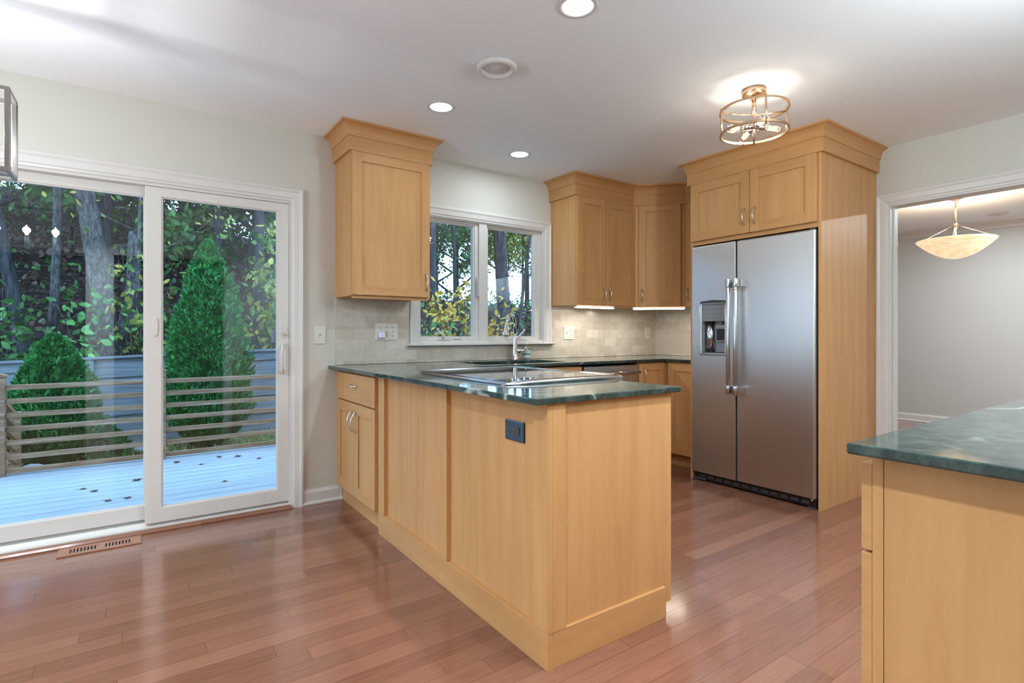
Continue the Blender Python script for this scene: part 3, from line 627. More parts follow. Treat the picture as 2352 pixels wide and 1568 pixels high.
YT = YB-tt
t = thing('switch_outlet_plate', 'wide almond three gang plate with outlet and two switches on tile', 'outlet', (1.463, YT, 1.136))
m = Mesh(); plate(m, 1.463, 1.136, .166, .118, YT); screws(m, [(1.463, 1.166), (1.463, 1.106), (1.509, 1.166), (1.509, 1.106)], YT); m.build('wall_plate', [almond, void], t, .0025)
duplex(t, 1.417, 1.140, YT); toggle(t, 1.463, 1.136, YT, False); toggle(t, 1.509, 1.136, YT, True)
t = thing('night_light', 'small white plug-in night light with glowing blue ring', 'night light', (1.423, YT, 1.112))
m = Mesh(); m.box(1.399, 1.447, YT-.034, YT-.0085, 1.090, 1.137); m.build('housing', white_pl, t, .007, 3)
m = Mesh(); k = 30
vs = [(1.425+rr*math.cos(a), YT-.0346, 1.113+rr*math.sin(a)) for i in range(k) for a in (math.radians(75)+math.radians(175)*i/(k-1),) for rr in (.0135, .0172)]
m.add(vs, [(2*i, 2*i+1, 2*i+3, 2*i+2) for i in range(k-1)]); m.build('indicator_ring', blue_glow, t)
t = thing('switch_outlet_plate', 'almond two gang plate with switch and outlet right of the window', 'outlet', (3.172, YT, 1.131))
m = Mesh(); plate(m, 3.172, 1.131, .118, .118, YT); screws(m, [(3.149, 1.161), (3.149, 1.101)], YT); m.build('wall_plate', [almond, almond], t, .0025)
toggle(t, 3.149, 1.131, YT, True); duplex(t, 3.195, 1.131, YT)
t = thing('outlet', 'narrow almond rectangular outlet plate near the tiled corner', 'outlet', (4.215, YT, 1.128))
m = Mesh(); plate(m, 4.215, 1.128, .074, .118, YT); m.box(4.199, 4.231, YT-.008, YT-.006, 1.095, 1.161); m.build('wall_plate', almond, t, .0025)
m = Mesh()
for dz in (.016, -.018):
    m = Mesh()
    for dx in (-.006, .006): m.box(4.215+dx-.001, 4.215+dx+.001, YT-.0084, YT-.0078, 1.128+dz, 1.128+dz+.008)
    m.build('receptacle', slot, t)
t = thing('outlet', 'black outlet plate mounted sideways on the peninsula panel', 'outlet', (1.138, 1.603, .766))
def X(m, y0, y1, z0, z1, x0, x1, k=0): m.box(x0, x1, y0, y1, z0, z1, k)
m = Mesh(); X(m, 1.603-.060, 1.603+.060, .766-.037, .766+.037, 1.131, 1.138); m.build('wall_plate', mat('glossy_black_plate', (.02, .022, .025), .1), t, .003)
m = Mesh(); X(m, 1.570, 1.636, .750, .782, 1.1285, 1.131)
for yy in (1.585, 1.621):
    X(m, yy-.004, yy+.004, .770, .772, 1.128, 1.1285, 1); X(m, yy-.004, yy+.004, .759, .761, 1.128, 1.1285, 1); X(m, yy+.006, yy+.010, .764, .768, 1.128, 1.1285, 1)
m.build('receptacle', [dark_grey, void], t)
t = thing('floor_register', 'flush wooden slotted floor vent in front of the sliding door', 'vent', (-.15, 3.555, 0))
ex, ez = (-.325, .025), (3.492, 3.618)
lig = wood('register_oak', (1, 12, 3), (.29, .125, .070), (.35, .165, .100), (.41, .21, .135), .3)
m = Mesh(); m.box(ex[0], ex[0]+.045, *ez, .0005, .007); m.box(ex[1]-.045, ex[1], *ez, .0005, .007); m.box(ex[0]+.045, ex[1]-.045, ez[0], ez[0]+.032, .0005, .007); m.box(ex[0]+.045, ex[1]-.045, ez[1]-.032, ez[1], .0005, .007); m.box(-.166, -.134, ez[0]+.032, ez[1]-.032, .0005, .007)
m.build('register_frame', lig, t, .001)
m = Mesh(); m.box(ex[0]+.045, ex[1]-.045, ez[0]+.032, ez[1]-.032, .0004, .0012, 1)
for s0, s1 in ((ex[0]+.045, -.166), (-.134, ex[1]-.045)):
    for i in range(9):
        x = s0+(s1-s0)*i/8; m.box(max(s0, x-.0035), min(s1, x+.0035), ez[0]+.032, ez[1]-.032, .0012, .0062)
m.build('louver', [lig, void], t)
# ================================================================== CEILING FIXTURES
for i, ((x, y), lab) in enumerate(zip(CAN, ('lit recessed ceiling light cut by the top of the picture', 'lit recessed ceiling light beside the lone wall cabinet crown', 'small looking lit recessed ceiling light above the window wall'))):
    t = thing('recessed_light', lab, 'light', (x, y, ZC), 'recessed ceiling lights')
    m = Mesh(); m.lathe([(.063, -.004), (.080, -.003), (.083, -.0002), (.063, -.0002), (.063, -.004)], (x, y, ZC), 40, 0, caps=False); m.build('trim_ring', trim_white, t)
    m = Mesh(); m.lathe([(.0, -.0022), (.0625, -.0022), (.0625, -.0006), (0, -.0006)], (x, y, ZC), 40, 0, caps=False); m.build('lens', led, t)
t = thing('ceiling_speaker', 'unlit round white ceiling fixture with a raised ring', 'ceiling fixture', (1.459, 2.214, ZC))
m = Mesh(); m.lathe([(.070, -.0004), (.072, -.020), (.082, -.026), (.097, -.020), (.100, -.0004)], (1.459, 2.214, ZC), 48); m.build('ring', trim_white, t)
m = Mesh(); m.lathe([(0, -.006), (.066, -.006), (.068, -.0004)], (1.459, 2.214, ZC), 40); m.build('centre_disc', ceil_paint, t)
# flush mount cage light
FXX, FY_, zu, zl, RR = 2.735, 1.630, 2.327, 2.206, .170
t = thing('ceiling_light', 'open drum cage ceiling light with bare glowing amber bulbs', 'light', (FXX, FY_, ZC))
m = Mesh(); m.lathe([(.0, -.034), (.056, -.034), (.060, -.031), (.060, -.0005), (0, -.0005)], (FXX, FY_, ZC), 40); m.build('canopy', brass, t)
for nm, z in (('upper_ring', zu), ('lower_ring', zl)):
    m = Mesh(); k = 64; vs = []; fs = []
    for i in range(k):
        a = 2*math.pi*i/k
        for dr, dz in ((-.0045, -.006), (.0045, -.006), (.0045, .006), (-.0045, .006)): vs.append((FXX+(RR+dr)*math.cos(a), FY_+(RR+dr)*math.sin(a), z+dz))
    for i in range(k):
        for j in range(4): fs.append((4*i+j, 4*i+(j+1) % 4, 4*((i+1) % k)+(j+1) % 4, 4*((i+1) % k)+j))
    m.add(vs, fs, 0, False); m.build(nm, brass, t)
m = Mesh(); m.tube([(FXX, FY_, ZC-.034), (FXX, FY_, 2.135)], .0055, 12); m.lathe([(.011, 0), (.011, .10)], (FXX, FY_, 2.300), 14); m.build('stem', brass, t)
ba = math.radians(-40)
m = Mesh()
for a in (ba, ba+math.pi):
    c, s = math.cos(a), math.sin(a); m.tube([(FXX, FY_, 2.300), (FXX+RR*c, FY_+RR*s, 2.316)], .0042, 10)
m.build('cross_bar', brass, t)
for a in (ba, ba+math.pi, ba+math.pi/2, ba-math.pi/2):
    c, s = math.cos(a), math.sin(a); m = Mesh(); m.tube([(FXX+RR*c, FY_+RR*s, zl-.014), (FXX+RR*c, FY_+RR*s, zu+.014)], .0052, 10); m.build('post', brass, t)
m = Mesh(); m.lathe([(.0, -.012), (.030, -.012), (.034, 0), (.030, .012), (0, .012)], (FXX, FY_, 2.235), 24); m.build('hub', nickel, t)
for i in range(4):
    a = math.radians(55+90*i); d = Vector((math.cos(a), math.sin(a), -.12)).normalized(); o = Vector((FXX, FY_, 2.240))
    m = Mesh(); m.lathe([(.0, .02), (.016, .022), (.0165, .062), (.013, .064)], o, 18, 0, d); sk = m.build('socket', nickel, t)
    m = Mesh(); m.lathe([(.010, .062), (.013, .072), (.026, .100), (.029, .118), (.025, .136), (.012, .148), (0, .150)], o, 20, 0, d); b = m.build('bulb', bulb_glass, sk)
    m = Mesh(); m.lathe([(0, .078), (.009, .080), (.014, .104), (.013, .124), (0, .128)], o, 12, 0, d); m.build('filament', filament, b)
    lamp('bulb_light', o+d*.105+Vector((0, 0, .0)), 1.0, (1, .93, .84), .03, 'POINT')
# dining pendant bowl
PXX, PYY = 6.46, 1.792
t = thing('pendant_light', 'glowing alabaster bowl pendant on brass rod in the dining room', 'light', (PXX, PYY, ZC))
m = Mesh(); m.lathe([(0, -.034), (.03, -.032), (.075, -.012), (.080, -.0005), (0, -.0005)], (PXX, PYY, ZC), 30); m.build('canopy', brass, t)
m = Mesh(); m.tube([(PXX, PYY, ZC-.03), (PXX, PYY, 2.0)], .008, 12); m.lathe([(.010, 0), (.016, .01), (.014, .05), (.008, .055)], (PXX, PYY, 2.13), 16); m.build('rod', brass, t)
m = Mesh()
for i in range(3): a = 2*math.pi*i/3+.4; m.tube([(PXX+.012*math.cos(a), PYY+.012*math.sin(a), 2.165), (PXX+.30*math.cos(a), PYY+.30*math.sin(a), 2.020)], .0022, 6)
m.build('wire', nickel, t)
al = mat('alabaster_glass', (.85, .74, .55), .35); 
_n = al.node_tree; _t = coords(al, (1, 1, 4)); _f = ramp(al, noise(al, _t, 14, 6, .7), [(.3, (.80, .50, .22)), (.6, (1, .84, .58))]); ln(al, _f, pb(al).inputs['Emission Color']); ln(al, _f, pb(al).inputs['Base Color']); pb(al).inputs['Emission Strength'].default_value = .50
m = Mesh(); pr = []
for i in range(13): u = i/12; pr.append((.312*u, -.178*(1-u**1.9)))
m.lathe([(r, z) for r, z in pr]+[(r-.006 if r > .01 else 0, z+.006) for r, z in pr[::-1]], (PXX, PYY, 2.020), 44, caps=False); m.build('bowl', al, t)
lamp('pendant_bulb', (PXX, PYY, 2.05), 8, (1, .93, .82), .08, 'POINT')
t = thing('ceiling_speaker', 'small round white disc in the dining room ceiling beyond pendant', 'ceiling fixture', (7.75, 1.775, ZC))
m = Mesh(); m.lathe([(0, -.006), (.085, -.006), (.095, -.0005), (0, -.0005)], (7.75, 1.775, ZC), 30); m.build('cover', trim_white, t)
# lantern chandelier over the eating area: only its corner reaches into the picture
hx1, hx0, hy0, hy1, hz0, hz1 = -.356, -1.16, 2.52, 2.66, 1.68, 1.972
t = thing('chandelier', 'satin nickel rectangular frame chandelier corner at the left picture edge', 'light', ((hx0+hx1)/2, (hy0+hy1)/2, ZC))
def bars(m, y, wd=.012):
    m.box(hx0, hx1, y-wd/2, y+wd/2, hz1-wd, hz1); m.box(hx0, hx1, y-wd/2, y+wd/2, hz0, hz0+wd)
    for x in (hx0, hx1-wd): m.box(x, x+wd, y-wd/2, y+wd/2, hz0+wd, hz1-wd)
fr = mat('chandelier_frame_nickel', (.42, .41, .40), .38, 1)
m = Mesh(); bars(m, hy0, .014); bars(m, hy1, .014)
for x in (hx0, hx1-.012):
    for z in (hz0, hz1-.012): m.box(x, x+.012, hy0, hy1, z, z+.012)
m.build('lantern_frame', fr, t, .001)
yc = (hy0+hy1)/2
for x in (hx0+.25, hx1-.25): m = Mesh(); m.tube([(x, yc, hz1-.006), (x, yc, ZC-.001)], .005, 10); m.box(x-.008, x+.008, hy0, hy1, hz1-.012, hz1); m.build('hanging_rod', fr, t)
m = Mesh(); m.box((hx0+hx1)/2-.22, (hx0+hx1)/2+.22, yc-.05, yc+.05, ZC-.022, ZC-.0005); m.build('canopy', fr, t, .003)
m = Mesh(); m.box(hx0+.01, hx1-.01, yc-.012, yc+.012, hz0, hz0+.012); m.build('candle_bar', fr, t)
for i in range(5):
    x = hx0+.10+i*(hx1-hx0-.20)/4
    m = Mesh(); m.lathe([(.012, 0), (.012, .10)], (x, yc, hz0+.012), 14); cs = m.build('candle_sleeve', white_pl, t)
    m = Mesh(); m.lathe([(.006, 0), (.0115, .018), (.0105, .036), (.005, .060), (0, .070)], (x, yc, hz0+.112), 14); m.build('bulb', candle_glow, cs)
    lamp('candle_light', (x, yc, hz0+.146), 6.5, (.93, .97, 1), .020, 'POINT')
# ================================================================== OUTDOORS
rs = np.random.RandomState(3)
def leafmat(name, stops, scale=6, rough=.55):
    m = mat(name, (.1, .2, .05), rough, spec=.25); ln(m, ramp(m, noise(m, coords(m), scale, 3, .7), stops), pb(m).inputs['Base Color'])
    pb(m).inputs['Subsurface Weight'].default_value = 0; return m
L_green = leafmat('green_leaves', [(.3, (.02, .06, .015)), (.5, (.05, .13, .025)), (.7, (.13, .22, .04))])
L_mix = leafmat('turning_leaves', [(.30, (.03, .09, .02)), (.47, (.10, .17, .03)), (.56, (.34, .28, .04)), (.7, (.42, .24, .04))], 3)
L_yel = leafmat('yellow_leaves', [(.32, (.22, .22, .03)), (.45, (.58, .34, .03)), (.6, (.62, .30, .03)), (.72, (.34, .15, .03))], 5)
L_arb = leafmat('arborvitae_sprays', [(.3, (.010, .075, .014)), (.5, (.028, .165, .028)), (.7, (.075, .290, .050))], 9)
L_fern = leafmat('bright_green_leaves', [(.3, (.06, .20, .04)), (.7, (.20, .42, .10))], 8)
bark = mat('grey_brown_bark', (.1, .09, .08), .9, spec=.1)
_v = coords(bark, (1, 1, .35)); _b = noise(bark, _v, 26, 6, .75); ln(bark, ramp(bark, _b, [(.38, (.022, .018, .015)), (.5, (.085, .072, .060)), (.66, (.21, .185, .16))]), pb(bark).inputs['Base Color']); bump(bark, _b, .9, .02)
bark_d = mat('dark_bark', (.04, .036, .034), .9, spec=.1); _b = noise(bark_d, coords(bark_d, (1, 1, .15)), 22, 5, .7); ln(bark_d, ramp(bark_d, _b, [(.35, (.012, .011, .012)), (.7, (.085, .078, .074))]), pb(bark_d).inputs['Base Color']); bump(bark_d, _b, .8, .02)
litter = mat('leaf_litter_slope', (.1, .06, .04), .9, spec=.1)
_v = coords(litter); _a = noise(litter, _v, 11, 8, .8); ln(litter, ramp(litter, _a, [(.38, (.006, .005, .005)), (.5, (.045, .027, .022)), (.60, (.15, .095, .075)), (.70, (.32, .25, .21))]), pb(litter).inputs['Base Color']); bump(litter, _a, 1, .08)
lawn_m = mat('thin_lawn_soil', (.06, .07, .03), .95, spec=.1); ln(lawn_m, ramp(lawn_m, noise(lawn_m, coords(lawn_m), 5, 8, .8), [(.35, (.05, .04, .025)), (.5, (.12, .13, .05)), (.7, (.22, .22, .09))]), pb(lawn_m).inputs['Base Color'])
grass_m = leafmat('grass_blades', [(.3, (.16, .22, .05)), (.55, (.36, .36, .12)), (.75, (.60, .50, .25))], 4, .7)
deck_m = mat('weathered_deck_boards', (.4, .4, .38), .6)
_v = coords(deck_m, (.5, 14, 1)); _a = noise(deck_m, _v, 3, 6, .7); ln(deck_m, ramp(deck_m, _a, [(.3, (.30, .30, .29)), (.55, (.46, .46, .45)), (.75, (.58, .58, .57))]), pb(deck_m).inputs['Base Color'])
rail_m = mat('weathered_cedar_rail', (.3, .2, .12), .75); _a = noise(rail_m, coords(rail_m, (.6, 10, 10)), 4, 6, .7); ln(rail_m, ramp(rail_m, _a, [(.3, (.16, .072, .034)), (.5, (.36, .180, .085)), (.72, (.54, .36, .23))]), pb(rail_m).inputs['Base Color'])
fence_m = mat('grey_weathered_fence_board', (.2, .2, .21), .85); _a = noise(fence_m, coords(fence_m, (.4, 8, 8)), 4, 6, .7); ln(fence_m, ramp(fence_m, _a, [(.3, (.11, .105, .10)), (.5, (.20, .195, .19)), (.75, (.32, .31, .30))]), pb(fence_m).inputs['Base Color'])
rock_m = mat('pale_rock', (.3, .29, .27), .9)

def leaves(name, pos, size, m, parent=None, dirs=None, aspect=.5, jit=1.0):
    n = len(pos); pos = np.asarray(pos, float)
    d = rs.normal(size=(n, 3)) if dirs is None else np.asarray(dirs)+rs.normal(size=(n, 3))*jit
    d /= np.linalg.norm(d, axis=1)[:, None]+1e-9
    q = rs.normal(size=(n, 3)); s = np.cross(d, q); s /= np.linalg.norm(s, axis=1)[:, None]+1e-9
    nn = np.cross(d, s); L = size*(.6+.8*rs.rand(n))[:, None]
    prof = [(0, 0, 0), (.20, .34, .03), (.52, .50, .05), (.80, .26, .02), (1, 0, -.04), (.80, -.26, .02), (.52, -.50, .05), (.20, -.34, .03)]
    V = np.stack([pos+d*L*a+s*L*aspect*b+nn*L*c for a, b, c in prof], 1).reshape(-1, 3); k = len(prof)
    off = OFF.get(parent.name, Vector((0, 0, 0))) if parent else Vector((0, 0, 0)); V = V-np.array(off)
    me = bpy.data.meshes.new(name); me.vertices.add(k*n); me.vertices.foreach_set('co', V.ravel())
    me.loops.add(k*n); me.loops.foreach_set('vertex_index', np.arange(k*n)); me.polygons.add(n)
    me.polygons.foreach_set('loop_start', np.arange(0, k*n, k)); me.polygons.foreach_set('loop_total', np.full(n, k)); me.update(calc_edges=True)
    me.materials.append(m); o = bpy.data.objects.new(name, me); COL.objects.link(o); o.parent = parent; OFF[o.name] = off; return o
GZ = -.42
def hill(x, y):
    """ground height beyond the fence"""
    k = 1/(1+math.exp((x-4.5)/1.6)); hi = 5.4*k+2.2*(1-k); t = min(1, max(0, (y-9.35)/(13 if x < 5 else 10)))
    return GZ+(hi-GZ)*(1-(1-t)**1.9)
# ground
m = Mesh(); xs = np.linspace(-14, 30, 64); ys = np.concatenate([np.linspace(9.3, 20, 34), np.linspace(21, 46, 14)])
V = [(x, y, hill(x, y)+.10*math.sin(x*2.1+y)*math.cos(y*1.7-x*.6)*(y > 9.6)) for y in ys for x in xs]; nx = len(xs)
m.add(V, [(j*nx+i, j*nx+i+1, (j+1)*nx+i+1, (j+1)*nx+i) for j in range(len(ys)-1) for i in range(nx-1)], 0, True)
struct(m.build('ground_slope', litter), 'wooded bank covered in brown fallen leaves')
m = Mesh(); m.box(-14, 30, YO, 9.31, GZ-.2, GZ); struct(m.build('ground_yard', lawn_m), 'thin patchy lawn between deck and fence')
# grass
P = np.stack([rs.uniform(-1.6, 4.5, 9000), rs.uniform(6.75, 9.0, 9000), np.full(9000, GZ)], 1)
P = P[(np.abs(P[:, 0]+.8) > .2) | (P[:, 1] < 7.4)]
tag(leaves('grass', P, .10, grass_m, None, np.tile([0, 0, 1.3], (len(P), 1)), .10, .5), 'patchy yellow green grass below the deck railing', 'grass', None, 'stuff')
# deck
DZ = -.135
m = Mesh(); k = 0; y = YO
while y < 6.62: m.box(-4.5, 4.5, y, y+.137, DZ-.03, DZ); y += .1445
m.box(-4.5, 4.5, 6.60, 6.63, DZ-.25, DZ-.03)
tag(m.build('deck', deck_m, None, .003), 'pale weathered plank deck outside the sliding door', 'deck')
t = thing('deck_railing', 'weathered wooden deck railing of seven level rails and square posts', 'railing', (0, 6.46, DZ))
RY = 6.46; PX = [-2.15, -.985, .205, 1.40, 2.60, 3.8]
for x in PX:
    m = Mesh(); m.box(x-.044, x+.044, RY-.044, RY+.044, DZ+.0005, .742); m.box(x-.054, x+.054, RY-.054, RY+.054, .742, .756); m.prism([(x-.054, .756), (x+.054, .756), (x, .775)], 'y', RY-.054, RY+.054); m.build('post', rail_m, t, .003)
for i in range(7):
    z = .668-i*.1235
    for x0, x1 in zip(PX[:-1], PX[1:]):
        m = Mesh(); m.box(x0+.046, x1-.046, RY-.018, RY+.018, z-.044, z); m.build('rail', rail_m, t, .003)
t = thing('stair_railing', 'wooden stair railing descending beside the left deck post', 'railing', (-1.03, 6.55, DZ))
m = Mesh(); sx = -1.035
m.box(-1.075, -.995, 7.62, 7.70, GZ+.0005, .30); m.build('post', rail_m, t, .003)
for i in range(7):
    m = Mesh(); z = .655-i*.1235; z2 = z-.36; m.prism([(6.515, z-.044), (7.615, z2-.044), (7.615, z2), (6.515, z)], 'x', sx-.018, sx+.018)
    if z2-.044 > GZ: m.build('rail', rail_m, t)
# fence
t = thing('fence', 'long grey weathered horizontal board fence at the foot of the bank', 'fence', (1, 9.2, GZ))
fx0, fx1, fyy = -6.0, 8.5, 9.2
def ftop(x): return .75+.034*(x+1.36)
m = Mesh(); k = 9
for a, b_ in zip(np.arange(fx0, fx1, 1.83), np.arange(fx0, fx1, 1.83)+1.83):
    for i in range(k):
        def zz(x, q): return GZ+.02+(ftop(x)-GZ-.02)*q
        o = .018*((i+int((a-fx0)/1.83)) % 2); q0, q1 = i/k, (i+1.08)/k
        m.add([(x, fyy+yy+o, zz(x, q)) for x in (a+.01, b_-.01) for yy in (0, .016) for q in (q0, min(q1, 1))], [(0, 1, 3, 2), (4, 6, 7, 5), (0, 4, 5, 1), (2, 3, 7, 6), (0, 2, 6, 4), (1, 5, 7, 3)])
m.build('board_panel', fence_m, t)
for a in np.arange(fx0, fx1+.1, 1.83):
    m = Mesh(); m.box(a-.045, a+.045, fyy-.030, fyy-.002, GZ+.001, ftop(a)-.02); m.build('post', fence_m, t)
m = Mesh(); m.add([(x, fyy+yy, ftop(x)+dz) for x in (fx0, fx1) for yy in (-.035, .05) for dz in (0, .03)], [(0, 1, 3, 2), (4, 6, 7, 5), (0, 4, 5, 1), (2, 3, 7, 6), (0, 2, 6, 4), (1, 5, 7, 3)]); m.build('cap_rail', fence_m, t)
# arborvitae
def arbor(name, lab, x, y, h, r, n, group=None):
    t = thing(name, lab, 'shrub', (x, y, GZ), 'arborvitae along the fence')
    m = Mesh(); m.tube([(x, y, GZ), (x, y, GZ+h*.9)], [.05, .01], 8); m.build('trunk', bark_d, t)
    u = rs.rand(n); a = rs.rand(n)*2*math.pi; z = h*(.03+.97*u**1.25)
    prof = np.minimum(1, (z/h/.22)**.5)*(1-(z/h)**2.1)**.75
    rr = r*prof*(.62+.42*rs.rand(n)**.6)*(1+.13*np.sin(5*a+z*7)+.08*np.sin(11*a-z*13)); P = np.stack([x+rr*np.cos(a), y+rr*np.sin(a), GZ+z], 1)
    D = np.stack([np.cos(a)*.55, np.sin(a)*.55, np.full(n, 1.0)], 1)
    leaves('foliage', P, .058, L_arb, t, D, .42, .42)
arbor('arborvitae', 'low rounded arborvitae seen through the left glass panel', -.775, 8.15, 1.50, .46, 17000)
arbor('arborvitae', 'tall narrow arborvitae seen through the right glass panel', .80, 8.2, 2.75, .50, 26000)
arbor('arborvitae', 'small young arborvitae tucked at the foot of the low one', -.28, 8.1, .42, .22, 1500)
# boulder, ball, leaves on the deck
def rock(x, y, z, s, lab):
    b = bmesh.new(); bmesh.ops.create_icosphere(b, subdivisions=3, radius=1)
    for v in b.verts: v.co = Vector((v.co.x*s*1.5, v.co.y*s, v.co.z*s*.75))*(1+.12*math.sin(v.co.x*4+v.co.y*3)+.10*math.cos(v.co.z*5+v.co.x*2))
    me = bpy.data.meshes.new('boulder'); b.to_mesh(me); b.free(); me.materials.append(rock_m); o = bpy.data.objects.new('boulder', me); COL.objects.link(o); o.location = (x, y, z+s*.6); tag(o, lab, 'rock')
rock(-.92, 7.45, GZ, .13, 'pale flat boulder on the grass behind the bottom railing')
rock(.10, 8.35, GZ, .11, 'grey boulder in dark soil left of the middle railing post')
dl_m = leafmat('dry_fallen_leaf', [(.3, (.05, .022, .015)), (.7, (.16, .075, .045))], 20)
spots = [(-.35, 5.55, 'left panel, nearest the bank'), (-.27, 5.42, ''), (.01, 5.62, ''), (-.17, 5.05, ''), (.33, 6.18, ''), (.52, 5.95, ''), (.70, 6.2, ''), (.86, 6.12, ''), (1.02, 5.90, ''), (.40, 4.62, ''), (.62, 5.15, ''), (1.18, 5.45, ''), (1.05, 4.95, ''), (-.05, 5.05, '')]
l0 = None
for i, (x, y, _) in enumerate(spots):
    if l0 is None:
        m = Mesh(); pts = []
        for k in range(14):
            a = 2*math.pi*k/14; rr = .042*(1 if k % 2 == 0 else .55)*(1.35 if k == 0 else 1); pts.append((x+rr*math.cos(a), y+rr*math.sin(a), DZ+.004+.010*abs(math.sin(a*1.5))))
        vs = [(x, y, DZ+.003)]+pts; fs = [(0, 1+k, 1+(k+1) % 14) for k in range(14)]; m.add(vs, fs); m.add([(a_, b_, c_+.0012) for a_, b_, c_ in vs], fs)
        m.tube([(x-.04, y, DZ+.006), (x-.085, y+.01, DZ+.010)], .0014, 6)
        l0 = m.build('fallen_leaf', dl_m); me = l0.data
        for v in me.vertices: v.co -= Vector((x, y, DZ))
        o = l0
    else: o = l0.copy(); COL.objects.link(o)
    o.location = (x, y, DZ); o.rotation_euler = (0, 0, i*1.9); s_ = .55+.4*((i*7) % 5)/5; o.scale = (s_, s_, s_)
    tag(o, 'dry brown curled leaf lying on the pale deck boards', 'leaf', 'fallen leaves on the deck')
# trees
def branch(m, p, d, L, r, depth, tips):
    pts = [Vector(p)]; q = Vector(d).normalized(); k = 5
    for i in range(k): q = (q+Vector((R.uniform(-.22, .22), R.uniform(-.22, .22), R.uniform(-.05, .16)))).normalized(); pts.append(pts[-1]+q*L/k)
    m.tube(pts, [r*(1-.75*i/k) for i in range(k+1)], 6); tips += pts[2:]
    if depth:
        for i in (2, 3, 4): branch(m, pts[i], q+Vector((R.uniform(-1, 1), R.uniform(-1, 1), R.uniform(-.2, .5))), L*.55, r*.45, depth-1, tips)
def tree(lab, x, y, h, r, lean=(0, 0), bend=0, mt=None, crown=None, n=2500, ls=.13, first=.30, nb=9, name='tree', cat='tree', bl=.32, fork=None, zb=None):
    z0 = (hill(x, y) if zb is None else zb)-.08; t = thing(name, lab, cat, (x, y, z0), 'trees on the wooded bank' if cat == 'tree' else 'saplings and bushes beyond the deck')
    m = Mesh(); pts = []; rr = []; k = 14
    for i in range(k+1):
        u = i/k; pts.append(Vector((x+lean[0]*u*h+bend*math.sin(u*math.pi)+.02*h*.1*math.sin(u*9+x), y+lean[1]*u*h+.015*h*.1*math.cos(u*7+x*3), z0+u*h))); rr.append(r*(1.35 if i == 0 else 1)*(1-.62*u))
    m.tube(pts, rr, 12); tips = []
    for i in range(nb):
        u = first+(1-first)*(i+.5)/nb; p = pts[0].lerp(pts[-1], u); j = min(k-1, int(u*k)); p = pts[j].lerp(pts[j+1], u*k-j); a = i*2.4+x
        branch(m, p, (math.cos(a), math.sin(a)*.9, .45), h*bl*(1.15-u*.6), rr[j]*.42, 1, tips)
    if fork: m.tube([pts[1]]+[Vector(q)+Vector((x, y, z0)) for q in fork], [r*.75, r*.6, r*.5, r*.4][:len(fork)+1], 10)
    m.build('trunk', mt or bark, t)
    if crown and n:
        T = np.array([tuple(p) for p in tips]); c = T[rs.randint(0, len(T), n)]+rs.normal(size=(n, 3))*h*.035
        leaves('crown', c, ls, crown, t, np.tile([0, 0, -.5], (n, 1)), .5, .9)
    return t
tree('thick grey barked tree leaning left behind the fence, left glass panel', -.25, 10.4, 7.5, .165, (-.11, .02), -.06, bark, L_green, 2600, .12, .45, 9, fork=[(.10, 0, .9), (.20, .02, 1.5), (.22, 0, 2.4)])
tree('slim straight grey tree at the middle of the left glass panel', -1.09, 11.6, 7.5, .066, (0, .0), .02, bark, L_mix, 2600, .12, .5, 8)
tree('dark crooked tree slanting at the far left of the glass', -1.25, 10.6, 6.0, .10, (-.15, .0), -.06, bark_d, L_mix, 2600, .12, .45, 8)
tree('slender pale birch like tree in front of left mullion', -.03, 10.0, 4.5, .035, (.02, 0), .03, bark, L_mix, 240, .10, .45, 6)
tree('dark straight tree near the right edge of right glass panel', 1.87, 11.0, 8, .11, (.02, 0), 0, bark_d, L_mix, 3200, .12, .30, 10)
tree('thin dark tree above the tall arborvitae', 1.35, 12.5, 8, .08, (0, 0), .05, bark_d, L_green, 3200, .13, .30, 10)
for i, (x, y, h, r, c, lab) in enumerate([
    (-2.5, 14, 6.5, .14, L_green, 'leafy tree high on the bank behind the crooked one'), (-1.5, 16.5, 7, .13, L_mix, 'yellowing tree on the bank above the slim grey one'),
    (-.5, 13.5, 6.5, .13, L_green, 'broad green tree behind the thick leaning trunk'), (.9, 14.5, 7, .14, L_green, 'deep green tree far up the bank above the arborvitae'),
    (2.3, 13.4, 7, .13, L_green, 'dark green tree right of the tall arborvitae far back'), (-3.2, 18, 7, .14, L_mix, 'turning tree at the top of bank far left'), (3.4, 15.5, 8, .14, L_mix, 'yellow green tree far back at the right glass edge')]):
    tree(lab, x, y, h*.8, r, (R.uniform(-.03, .03), 0), 0, bark_d, c, 15000, .16, .03, 16, bl=.36)
# seen through the kitchen window
tree('dark trunk beside the lone wall cabinet in the left sash', 5.50, 11.0, 8, .10, (-.015, 0), .04, bark_d, L_mix, 1800, .12, .40, 9)
tree('thin dark trunk in the middle of the left sash', 6.63, 12.0, 8, .050, (-.03, 0), .05, bark_d, L_green, 2200, .12, .35, 9)
tree('heavy grey trunk leaning left in the right sash', 7.50, 11.0, 9, .185, (-.055, 0), .03, bark_d, L_mix, 1800, .12, .45, 8)
tree('slim trunk leaning right against the bright sky, right sash', 9.30, 13.0, 7, .055, (.13, 0), .08, bark_d, L_mix, 700, .12, .5, 8)
tree('straight thin trunk against bright sky near the right sash edge', 10.0, 13.2, 8, .05, (.01, 0), .03, bark_d, L_mix, 900, .12, .45, 8)
tree('very thin trunk between two others in the right sash', 10.6, 14.5, 9, .04, (-.02, 0), .04, bark_d, L_mix, 900, .12, .45, 8)
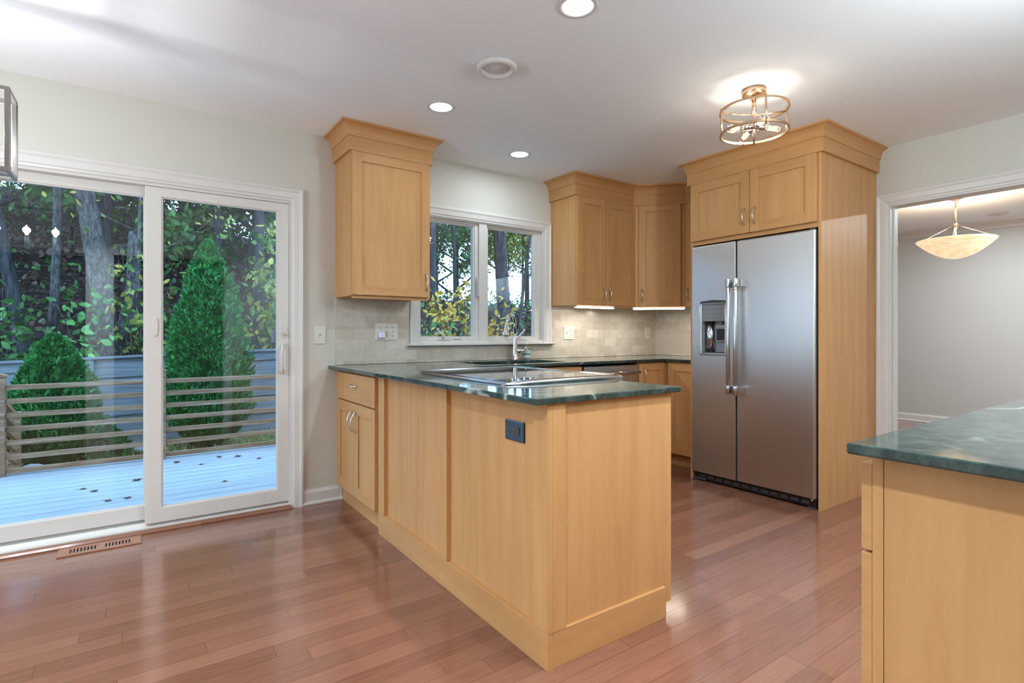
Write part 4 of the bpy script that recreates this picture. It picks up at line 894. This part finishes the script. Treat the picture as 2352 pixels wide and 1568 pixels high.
for x, y, h, lab, c, n_, f_ in ((7.6, 15, 4.6, 'green leafy tree far behind the left sash', L_green, 11000, .04), (8.9, 16.0, 4.8, 'yellowing leafy tree far behind the left sash by the mullion', L_mix, 8000, .06), (11.0, 16.4, 5.5, 'turning tree far behind the heavy grey trunk', L_mix, 10000, .16), (13.2, 17.8, 6.2, 'sparse distant tree at the right end of the view', L_mix, 9000, .20)):
    tree(lab, x, y, h, .10, (0, 0), 0, bark_d, c, n_, .13, f_, 18, bl=.42)
# saplings and leafy stems near the glass
def spray(lab, x, y, z0, h, n, mt, ls, spread, zlo=.35, name='sapling'):
    t = thing(name, lab, 'sapling', (x, y, z0), 'saplings and bushes beyond the deck'); m = Mesh(); tips = []
    for i in range(5):
        a = i*2.1+x; pts = [Vector((x, y, z0))]; 
        for k in range(1, 7): u = k/6; pts.append(Vector((x+spread*u*u*math.cos(a)*(.5+.5*i/4), y+spread*u*u*math.sin(a)*(.5+.5*i/4), z0+h*u*(1-.07*i))))
        m.tube(pts, [.014*(1-.8*k/6) for k in range(7)], 6)
        for p, q in zip(pts[:-1], pts[1:]): 
            if p.z > z0+h*zlo: tips += [p.lerp(q, w_) for w_ in (.2, .5, .8)]
        for k in (3, 4, 5):
            e = pts[k]+Vector((math.cos(a+k*1.7), math.sin(a+k*1.7), .25))*spread*.55; m.tube([pts[k], pts[k].lerp(e, .5)+Vector((0, 0, .03)), e], [.006, .004, .002], 5); tips += [pts[k].lerp(e, w_) for w_ in (.3, .5, .7, .85, 1)]
    m.build('stem', bark, t)
    T = np.array([tuple(p) for p in tips]); c = T[rs.randint(0, len(T), n)]+rs.normal(size=(n, 3))*.06
    leaves('foliage', c, ls, mt, t, np.tile([0, 0, -.25], (n, 1)), .55, .8)
spray('bush of large yellow orange leaves crossing the left sash', 3.80, 6.9, GZ, 2.55, 620, L_yel, .085, .75, .40)
spray('yellow leaved branch low in the right sash by the mullion', 4.36, 6.6, GZ, 2.2, 330, L_yel, .085, .45, .40)
spray('bright green leafy stem below yellow leaves in the left sash', 3.25, 6.5, GZ, 1.95, 200, L_fern, .08, .50)
spray('sapling of drooping green and yellow leaves at right glass edge', 2.05, 9.9, -.2, 3.4, 520, L_mix, .13, .75, .2)
spray('pale stemmed sapling with broad leaves behind the low arborvitae', -.55, 9.75, -.2, 2.1, 130, L_fern, .13, .55, .1)
spray('leafy sapling with yellow leaves beside the leaning grey trunk', .0, 9.7, -.2, 2.9, 190, L_mix, .12, .6, .3)
spray('green bush at the left of the tall arborvitae', .45, 9.8, -.2, 1.9, 330, L_green, .14, .6, .0)
spray('straggly green sapling at the far left above the fence', -1.45, 9.8, -.2, 2.0, 280, L_green, .12, .6, .0)
# undergrowth
n = 7000; X_ = rs.uniform(-5, 18, n); Y_ = rs.uniform(9.5, 20, n); Pu = np.array([(x, y, hill(x, y)+abs(rs.normal())*.28) for x, y in zip(X_, Y_)])
tag(leaves('undergrowth', Pu, .13, L_green, None, np.tile([0, 0, .3], (n, 1)), .5, .9), 'dark green undergrowth scattered over the wooded bank', 'undergrowth', None, 'stuff')
n = 9000; X_ = rs.uniform(-5, 18, n); Y_ = rs.uniform(9.4, 18, n); Pu = np.array([(x, y, hill(x, y)+.05+abs(rs.normal())*.03) for x, y in zip(X_, Y_)])
tag(leaves('leaf_litter', Pu, .11, dl_m, None, np.tile([0, 0, .05], (n, 1)), .7, .6), 'brown fallen leaves covering the wooded bank', 'leaf litter', None, 'stuff')
